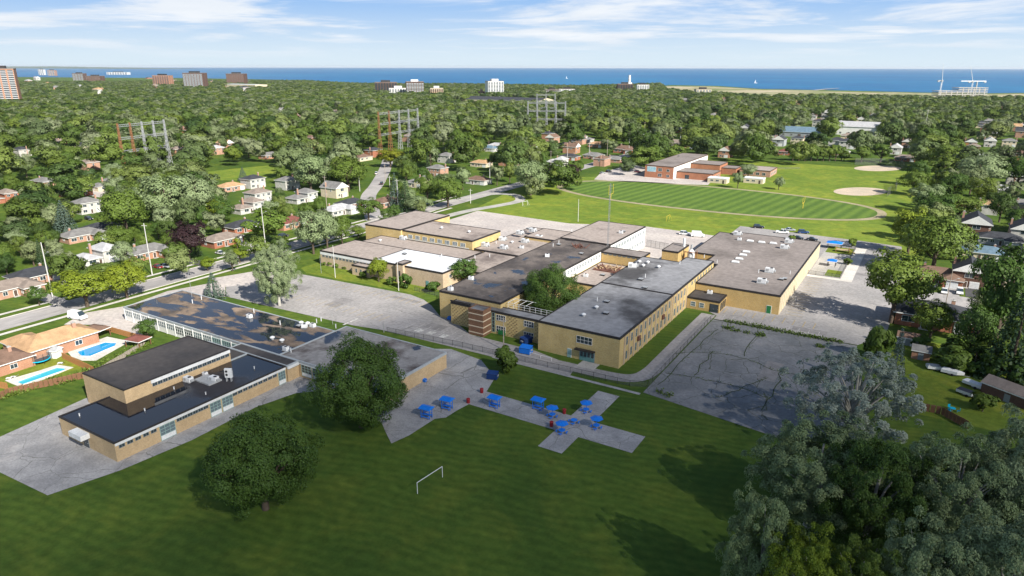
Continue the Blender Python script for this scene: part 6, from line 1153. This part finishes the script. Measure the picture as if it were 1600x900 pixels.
# ------------------------------------------------------------------ lattice power towers
def pylons(px0, px1, base, top, n_, label, rusty=0, b1=None):
    a, b_ = Vector(P(px0, base)), Vector(P(px1, b1 or base)); h = top_z(a.x, a.y, top); t = thing('transmission_tower', label, 'power tower', (a.x, a.y, 0)); d = (b_ - a)
    mesh_ = {}
    for mname in ('galvanised', 'rust'):
        mb = MB(); z0, w0 = 0, h * .085
        for sx in (-1, 1):
            for sy in (-1, 1): mb.tube((sx * w0 * .5, sy * w0 * .5, 0), (sx * w0 * .22, sy * w0 * .22, h * .5), .22, .18, mname, 4, False); mb.tube((sx * w0 * .22, sy * w0 * .22, h * .5), (sx * .35, sy * .35, h), .18, .15, mname, 4, False)
        for k in range(12):
            f0, f1 = k / 12, (k + 1) / 12; ww = lambda f: w0 * (.5 - .56 * f) if f < .5 else w0 * .22 - (w0 * .22 - .35) * (f - .5) * 2
            for s_ in (-1, 1): mb.tube((s_ * ww(f0), -ww(f0), f0 * h), (-s_ * ww(f1), -ww(f1), f1 * h), .11, .11, mname, 3, False); mb.tube((ww(f0), s_ * ww(f0), f0 * h), (ww(f1), -s_ * ww(f1), f1 * h), .11, .11, mname, 3, False)
        mesh_[mname] = mb.mesh('mast')
    for k in range(n_): q = d * (k / (n_ - 1)); link('mast', mesh_['rust' if k < rusty else 'galvanised'], t, (q.x, q.y, 0))
    for z in (.42, .68, .93):
        mb = MB(); e = Vector((d.x, d.y, 0)); up_ = Vector((0, 0, 1.3)); o_ = Vector((0, 0, z * h)); mb.tube(o_, o_ + e, .2, .2, 'galvanised', 4, False); mb.tube(o_ + up_, o_ + e + up_, .2, .2, 'galvanised', 4, False)
        for k in range(24): mb.tube(o_ + e * (k / 24) + (up_ if k % 2 else Vector()), o_ + e * ((k + 1) / 24) + (Vector() if k % 2 else up_), .1, .1, 'galvanised', 3, False)
        link('crossbeam', mb.mesh('crossbeam'), t)
    p = proj(a.x + d.x / 2, a.y + d.y / 2, h * .6); KEEP.append((p[0], p[1], abs(px1 - px0) * .5, (base - top) * .33, p[2]))
pylons(196, 266, 274, 194, 5, 'lattice power towers with two rusty masts at the left', 2, 262); pylons(594, 654, 240, 175, 5, 'lattice power towers rising from the middle trees', 2, 228); pylons(824, 882, 208, 158, 5, 'nearer row of pale lattice power towers right of centre', 0); pylons(838, 866, 186, 146, 3, 'farther row of pale lattice power towers behind the pale row', 0)
# ------------------------------------------------------------------ houses and trees that fill the neighbourhoods
def inpoly(x, y, q):
    c = False; n = len(q)
    for i in range(n):
        (x1, y1), (x2, y2) = q[i], q[i - 1]
        if (y1 > y) != (y2 > y) and x < (x2 - x1) * (y - y1) / (y2 - y1) + x1: c = not c
    return c
OPEN = [[(-150, 110), (-150, -100), (56, -160), (56, 180), (-95, 290), (-108, 378), (-30, 378), (-30, 362), (64, 420), (62, 176)][:0],
        [(-172, -330), (-150, -330), (-150, 140), (-120, 140), (-120, 285), (-112, 300), (-112, 380), (-28, 380), (-28, 440), (64, 440), (60, 176), (56, 60), (54, -60), (60, -200), (-172, -400)]]
OPEN = OPEN[1:]
OPEN.append([P(*p) for p in ((305, 268), (442, 256), (442, 272), (400, 286), (320, 286))]); OPEN.append([P(*p) for p in ((1405, 475), (1400, 455), (1445, 440), (1600, 460), (1600, 500), (1500, 488))]); OPEN.append([(54, 8), (86, 8), (86, 62), (54, 62)])
OPEN.append([P(*p) for p in ((1030, 131), (1900, 139), (1900, 153), (1460, 156), (1300, 153), (1180, 154), (1110, 149), (1040, 143))]); OPEN.append([P(*p) for p in ((110, 296), (170, 299), (168, 314), (112, 308))]); OPEN.append([P(*p) for p in ((690, 345), (830, 325), (830, 296), (770, 297), (690, 312))]); OPEN.append([(-166.8, -330), (-155.8, -330), (-155.8, 420), (-166.8, 420)])
landpoly = [P(px, py + .35) for px, py in shore_px] + [P(2600, 200), P(2600, 400), (57, -143), P(-1000, 400), P(-1000, 200)]
side = [(-166, 96), P(575, 310), P(588, 290), P(600, 268), P(606, 250)]
def near_side(x, y, r):
    for a, b_ in zip(side, side[1:]):
        a, b_, p = Vector(a), Vector(b_), Vector((x, y)); d = b_ - a; t_ = max(0, min(1, (p - a).dot(d) / d.length_squared))
        if (a + d * t_ - p).length < r: return True
    return False
def hides(x, y, r, h, slack=.3):
    p = proj(x, y, h * .55)
    for kx, ky, kw, kh, kd in KEEP:
        if p[2] < kd + 1 and abs(p[0] - kx) < kw + r * FPX / p[2] * slack and abs(p[1] - ky) < kh + h * .45 * FPX / p[2] * slack: return True
    return False
r_ = random.Random(11)
NAMED = [(o.location.x, o.location.y, o['label']) for o in bpy.data.objects if o.parent is None and o.get('category') in ('house', 'building', 'school', 'power tower', 'shed')]
RN = dict(shingle_light='pale grey', shingle_grey='grey', shingle_charcoal='charcoal', shingle_brown='brown', shingle_taupe='taupe', shingle_tan='tan')
WN = dict(white_wall='white', pink_brick='pink brick', orange_brick='orange brick', cream_wall='cream', red_brick='red brick')
KN = dict(bungalow='bungalow', two='two storey house', gable='gabled house', split='split level house', ell='wide bungalow')
LN = dict(leaf_mix='green', leaf_green='mid green', leaf_dark='dark green', leaf_silver='pale silver green', leaf_conifer='dark conical')
def short(lb):
    for k in (' with ', ' behind ', ' beside ', ' at ', ' in ', ' below ', ' left ', ' right ', ' near', ' cut ', ' across ', ' by ', ' deep ', ' half ', ' above ', ' directly ', ' next ', ' peeking ', ' among ', ' beyond ', ' and ', ' on ', ','):
        lb = lb.split(k)[0]
    return lb
def beside(x, y):
    best = None
    for a, b_, lb in NAMED:
        q = (a - x) ** 2 + (b_ - y) ** 2
        if q < 45 ** 2 and (best is None or q < best[0]): best = (q, a, b_, lb)
    if not best: return None
    p, q = proj(x, y), proj(best[1], best[2]); dx, dd = (p[0] - q[0]) * q[2] / FPX, p[2] - q[2]
    return ('left of' if dx < 0 else 'right of') + (' the ' if abs(dx) > abs(dd) else ' and behind the ' if dd > 0 else ' and before the ') + short(best[3])
# scattered far houses showing roofs between trees
roofs = ['shingle_light', 'shingle_grey', 'shingle_charcoal', 'shingle_brown', 'shingle_taupe', 'shingle_tan']; wls = ['white_wall', 'pink_brick', 'orange_brick', 'cream_wall', 'red_brick']; kn = ['bungalow', 'two', 'gable', 'split', 'ell']
USED = {}
def uniq(lb, x, y):
    k = USED.get(lb, 0); USED[lb] = k + 1
    return lb if not k else ('another ' if k == 1 else 'one more ' if k == 2 else 'yet another ') + lb
def fill_houses(n, box, label, group, sc=1.0):
    k = tries = 0
    while k < n and tries < n * 40:
        tries += 1; px, py = r_.uniform(box[0], box[2]), r_.uniform(box[1], box[3]); x, y = P(px, py)
        if any(inpoly(x, y, q) for q in OPEN) or not inpoly(x, y, landpoly) or near_side(x, y, 14) or any((x - a) ** 2 + (y - b_) ** 2 < (c + 11) ** 2 for a, b_, c in HOUSES): continue
        kd, rf, wl_ = r_.choice(kn), r_.choice(roofs), r_.choice(wls); house_at(x, y, kd, rf, wl_, r_.choice('SEWN'), uniq(RN[rf] + ' roofed ' + WN[wl_] + ' ' + KN[kd] + ' ' + label, x, y), group, sc, False, keep=(r_.random() < .6)); k += 1
fill_houses(34, (1010, 158, 1600, 222), 'between the far field and lakeshore', 'houses toward the lakeshore', 1.2)
fill_houses(14, (690, 215, 1000, 262), 'behind the oval track', 'houses behind the oval track')
fill_houses(16, (250, 175, 700, 262), 'in the middle woodland', 'houses in the middle woodland'); fill_houses(10, (0, 225, 190, 330), 'in the far left trees', 'houses in the left trees'); fill_houses(12, (1440, 195, 1600, 330), 'in the right tree belt', 'houses in the right tree belt'); fill_houses(14, (40, 122, 500, 150), 'below the left horizon', 'distant roofs on the left', 2.2)
GRID = {}
def crowded(x, y, r, f=.62):
    gx, gy = int(x // 20), int(y // 20)
    for i in range(gx - 1, gx + 2):
        for j in range(gy - 1, gy + 2):
            for a, b_, c in GRID.get((i, j), ()):
                if (a - x) ** 2 + (b_ - y) ** 2 < (f * (c + r)) ** 2: return True
    return False
def occupy(x, y, r): GRID.setdefault((int(x // 20), int(y // 20)), []).append((x, y, r))
for a, b_, c, h in TREE_POS: occupy(a, b_, c)
def free(x, y, r, h):
    if not inpoly(x, y, landpoly): return False
    if any(inpoly(x, y, q) for q in OPEN): return False
    if any((x - a) ** 2 + (y - b_) ** 2 < (c * .75 + r) ** 2 for a, b_, c in HOUSES): return False
    if near_side(x, y, 5 + r) or crowded(x, y, r) or hides(x, y, r, h): return False
    return True
def fill_trees(n, box, kind, leafs, hr, label, group, wr=(.75, 1.0)):
    k = tries = 0
    while k < n and tries < n * 60:
        tries += 1; px = r_.uniform(box[0], box[2]); py = r_.uniform(box[1], box[3]); x, y = P(px, py); h = r_.uniform(*hr); wd = h * r_.uniform(*wr)
        if not free(x, y, wd / 2, h): continue
        kd = 'conifer' if r_.random() < .07 else kind
        lf = 'leaf_conifer' if kd == 'conifer' else r_.choice(leafs); bs = beside(x, y); f_ = (h - hr[0]) / (hr[1] - hr[0]); lb = ('tall ' if f_ > .66 else 'small ' if f_ < .33 else 'medium ') + ('broad ' if wd / h > (wr[0] + wr[1]) / 2 else '') + LN[lf] + ' tree ' + (bs or label)
        tree_at(x, y, h, wd * (.5 if kd == 'conifer' else 1), kd, lf, uniq(' '.join(lb.split()[:13]), x, y), group, name='leafy_tree' if kd != 'conifer' else 'conifer_tree'); occupy(x, y, wd / 2); k += 1
GL = ['leaf_mix', 'leaf_mix', 'leaf_green', 'leaf_mix', 'leaf_dark', 'leaf_silver']
fill_trees(26, (0, 375, 380, 440), 'fine', GL, (6, 12), 'in the first row of gardens across the street', 'garden trees in the first row of houses')
fill_trees(46, (-60, 255, 330, 380), 'fine', GL, (10, 17), 'in the wooded gardens at the left', 'trees in the wooded left gardens')
fill_trees(34, (330, 285, 690, 352), 'fine', GL, (8, 14), 'among the second row of houses', 'garden trees behind the first row')
fill_trees(30, (380, 215, 700, 290), 'mid', GL, (12, 18), 'in the belt beside the park lawn', 'trees beside the park lawn')
fill_trees(44, (690, 205, 1010, 300), 'mid', GL, (8, 15), 'between power towers and oval track', 'trees behind the oval track')
fill_trees(30, (1395, 195, 1640, 420), 'fine', GL, (11, 17), 'in the belt right of the field', 'tree belt right of the field')
fill_trees(14, (1440, 420, 1640, 560), 'fine', GL, (8, 13), 'between the houses at the right', 'garden trees at the right')
for o_ in [q for q in bpy.data.objects if q.get('group') == PG]:
    bs = beside(o_.location.x, o_.location.y)
    if bs: o_['label'] = uniq(' '.join(('tall street pole ' + bs).split()[:13]), 0, 0)
# everything farther: one woodland
pts = []; sc = []
cam_a = math.atan2(SA, -CA)
n_try = 0
while n_try < 90000:
    n_try += 1; d = math.sqrt(r_.uniform(240 ** 2, 3400 ** 2)) if r_.random() < .65 else r_.uniform(240, 1500); a = cam_a + R(r_.uniform(-50, 50)); x, y = CX + d * math.cos(a), CY + d * math.sin(a)
    h = r_.uniform(9.5, 16.5) * (1 + .75 * min(1, max(0, (d - 300) / 250))) * (1 + .2 * (d > 900)) * (1 + .3 * (d > 1800)) * r_.choice((.75, 1, 1.1, 1.45)); h = min(h, 24 if d < 900 else 17 if d < 1500 else 14.5); wd = h * r_.uniform(.95, 1.35) * (1.3 if d > 1500 else 1)
    p = proj(x, y)
    if d < 700 and (300 < 0): continue
    if not inpoly(x, y, landpoly) or any(inpoly(x, y, q) for q in OPEN): continue
    if crowded(x, y, wd / 2, .7 if d > 800 else .66) or near_side(x, y, 5 + wd / 2): continue
    if any((x - q) ** 2 + (y - b_) ** 2 < (c * .7 + wd / 2) ** 2 for q, b_, c in HOUSES): continue
    if hides(x, y, wd / 2, h, .25): continue
    if 1000 < p[0] < 1640 and d > 900 and r_.random() < .12: continue
    occupy(x, y, wd / 2); pts.append((x, y, 0)); sc.append((wd, wd, h))
me = bpy.data.meshes.new('woodland'); me.from_pydata(pts, [], []); at_ = me.attributes.new('tree_scale', 'FLOAT_VECTOR', 'POINT'); at_.data.foreach_set('vector', np.array(sc, dtype=np.float32).ravel())
wl = link('woodland', me); tag(wl, 'continuous far woodland stretching to the lakeshore', 'woodland', kind='stuff')
ng = bpy.data.node_groups.new('woodland', 'GeometryNodeTree'); ng.interface.new_socket('Geometry', in_out='INPUT', socket_type='NodeSocketGeometry'); ng.interface.new_socket('Geometry', in_out='OUTPUT', socket_type='NodeSocketGeometry')
gi = ng.nodes.new('NodeGroupInput'); go = ng.nodes.new('NodeGroupOutput'); ip = ng.nodes.new('GeometryNodeInstanceOnPoints'); jn = ng.nodes.new('GeometryNodeGeometryToInstance')
protos = []
for cr, tk in TREES['mid']: protos.append(next(o for o in bpy.data.objects if o.data == cr))
for o in protos[::-1]:
    oi = ng.nodes.new('GeometryNodeObjectInfo'); oi.inputs['Object'].default_value = o; oi.transform_space = 'ORIGINAL'; ng.links.new(oi.outputs['Geometry'], jn.inputs[0])
na = ng.nodes.new('GeometryNodeInputNamedAttribute'); na.data_type = 'FLOAT_VECTOR'; na.inputs['Name'].default_value = 'tree_scale'
rv = ng.nodes.new('FunctionNodeRandomValue'); rv.data_type = 'FLOAT_VECTOR'; rv.inputs['Max'].default_value = (0, 0, 6.283)
ri = ng.nodes.new('FunctionNodeRandomValue'); ri.data_type = 'INT'; ri.inputs['Min'].default_value = 0; ri.inputs['Max'].default_value = len(protos) - 1; ri.inputs['Seed'].default_value = 4
sm = ng.nodes.new('GeometryNodeSetMaterial'); sm.inputs['Material'].default_value = M['leaf_mix']
ng.links.new(jn.outputs[0], sm.inputs[0]); ng.links.new(gi.outputs[0], ip.inputs['Points']); ng.links.new(sm.outputs[0], ip.inputs['Instance']); ip.inputs['Pick Instance'].default_value = True
ng.links.new(ri.outputs[2], ip.inputs['Instance Index']); ng.links.new(rv.outputs[0], ip.inputs['Rotation']); ng.links.new(na.outputs[0], ip.inputs['Scale']); ng.links.new(ip.outputs[0], go.inputs[0])
wl.modifiers.new('woodland', 'NODES').node_group = ng
print('TREES', len(TREE_POS), 'WOOD', len(pts), 'HOUSES', len(HOUSES))
# ------------------------------------------------------------------ an unseen cloud, added toward the sun to shade the near lawn
m = bpy.data.materials.new('cloud'); m.use_nodes = True; t = m.node_tree; n = t.nodes; n.clear()
c = n.new('ShaderNodeTexCoord'); fl = n.new('ShaderNodeVectorMath'); fl.operation = 'MULTIPLY'; fl.inputs[1].default_value = (1, 1, 0); t.links.new(c.outputs['Object'], fl.inputs[0]); ln_ = n.new('ShaderNodeVectorMath'); ln_.operation = 'LENGTH'; t.links.new(fl.outputs[0], ln_.inputs[0])
z = n.new('ShaderNodeTexNoise'); z.inputs['Scale'].default_value = 2.2; z.inputs['Detail'].default_value = 4; t.links.new(c.outputs['Object'], z.inputs['Vector'])
ad = n.new('ShaderNodeMath'); ad.operation = 'MULTIPLY_ADD'; ad.inputs[1].default_value = .5; t.links.new(z.outputs['Fac'], ad.inputs[0]); t.links.new(ln_.outputs['Value'], ad.inputs[2])
rg = n.new('ShaderNodeMapRange'); rg.interpolation_type = 'SMOOTHSTEP'; rg.inputs['From Min'].default_value = 1.2; rg.inputs['From Max'].default_value = .75; rg.inputs['To Max'].default_value = .62; t.links.new(ad.outputs[0], rg.inputs['Value'])
tr = n.new('ShaderNodeBsdfTransparent'); tl = n.new('ShaderNodeBsdfTranslucent'); tl.inputs['Color'].default_value = (.9, .9, .92, 1); df = n.new('ShaderNodeBsdfDiffuse'); df.inputs['Color'].default_value = (.9, .9, .92, 1); m1 = n.new('ShaderNodeMixShader'); t.links.new(tl.outputs[0], m1.inputs[1]); t.links.new(df.outputs[0], m1.inputs[2])
m2 = n.new('ShaderNodeMixShader'); t.links.new(rg.outputs[0], m2.inputs[0]); t.links.new(tr.outputs[0], m2.inputs[1]); t.links.new(m1.outputs[0], m2.inputs[2]); o = n.new('ShaderNodeOutputMaterial'); t.links.new(m2.outputs[0], o.inputs[0]); M['cloud'] = m
hb = MB(); hb.box(-52000, 52000, -52000, 52000, -3, 92, 'cloud'); hm = bpy.data.materials.new('haze'); hm.use_nodes = True; t = hm.node_tree; t.nodes.clear()
pv = t.nodes.new('ShaderNodeVolumePrincipled'); pv.inputs['Color'].default_value = (.86, .92, 1, 1); pv.inputs['Density'].default_value = .00002; pv.inputs['Anisotropy'].default_value = .1
o = t.nodes.new('ShaderNodeOutputMaterial'); t.links.new(pv.outputs[0], o.inputs['Volume']); hme = hb.mesh('haze'); hme.materials.clear(); hme.materials.append(hm)
tag(link('haze', hme), 'thin pale air over the land and lake', 'haze', kind='stuff')
import bmesh
def cloud(gx, gy, alt, rx, ry, rz_):
    bm = bmesh.new(); bmesh.ops.create_icosphere(bm, subdivisions=4, radius=1.0)
    for v in bm.verts:
        q = v.co.copy(); f = 1 + .10 * math.sin(5 * q.x + 2 * q.y) * math.cos(4 * q.y - q.z) + .05 * math.sin(11 * q.x - 7 * q.y); v.co = q * f
        if v.co.z < 0: v.co.z *= .35
    me = bpy.data.meshes.new('cloud'); bm.to_mesh(me); bm.free(); me.materials.append(M['cloud'])
    k = alt / SUN_DIR.z; o = link('cloud', me, None, (gx + SUN_DIR.x * k, gy + SUN_DIR.y * k, alt), rz_, (rx, ry, 40)); tag(o, kind='structure'); return o
cloud(40, -64, 620, 150, 132, .9)
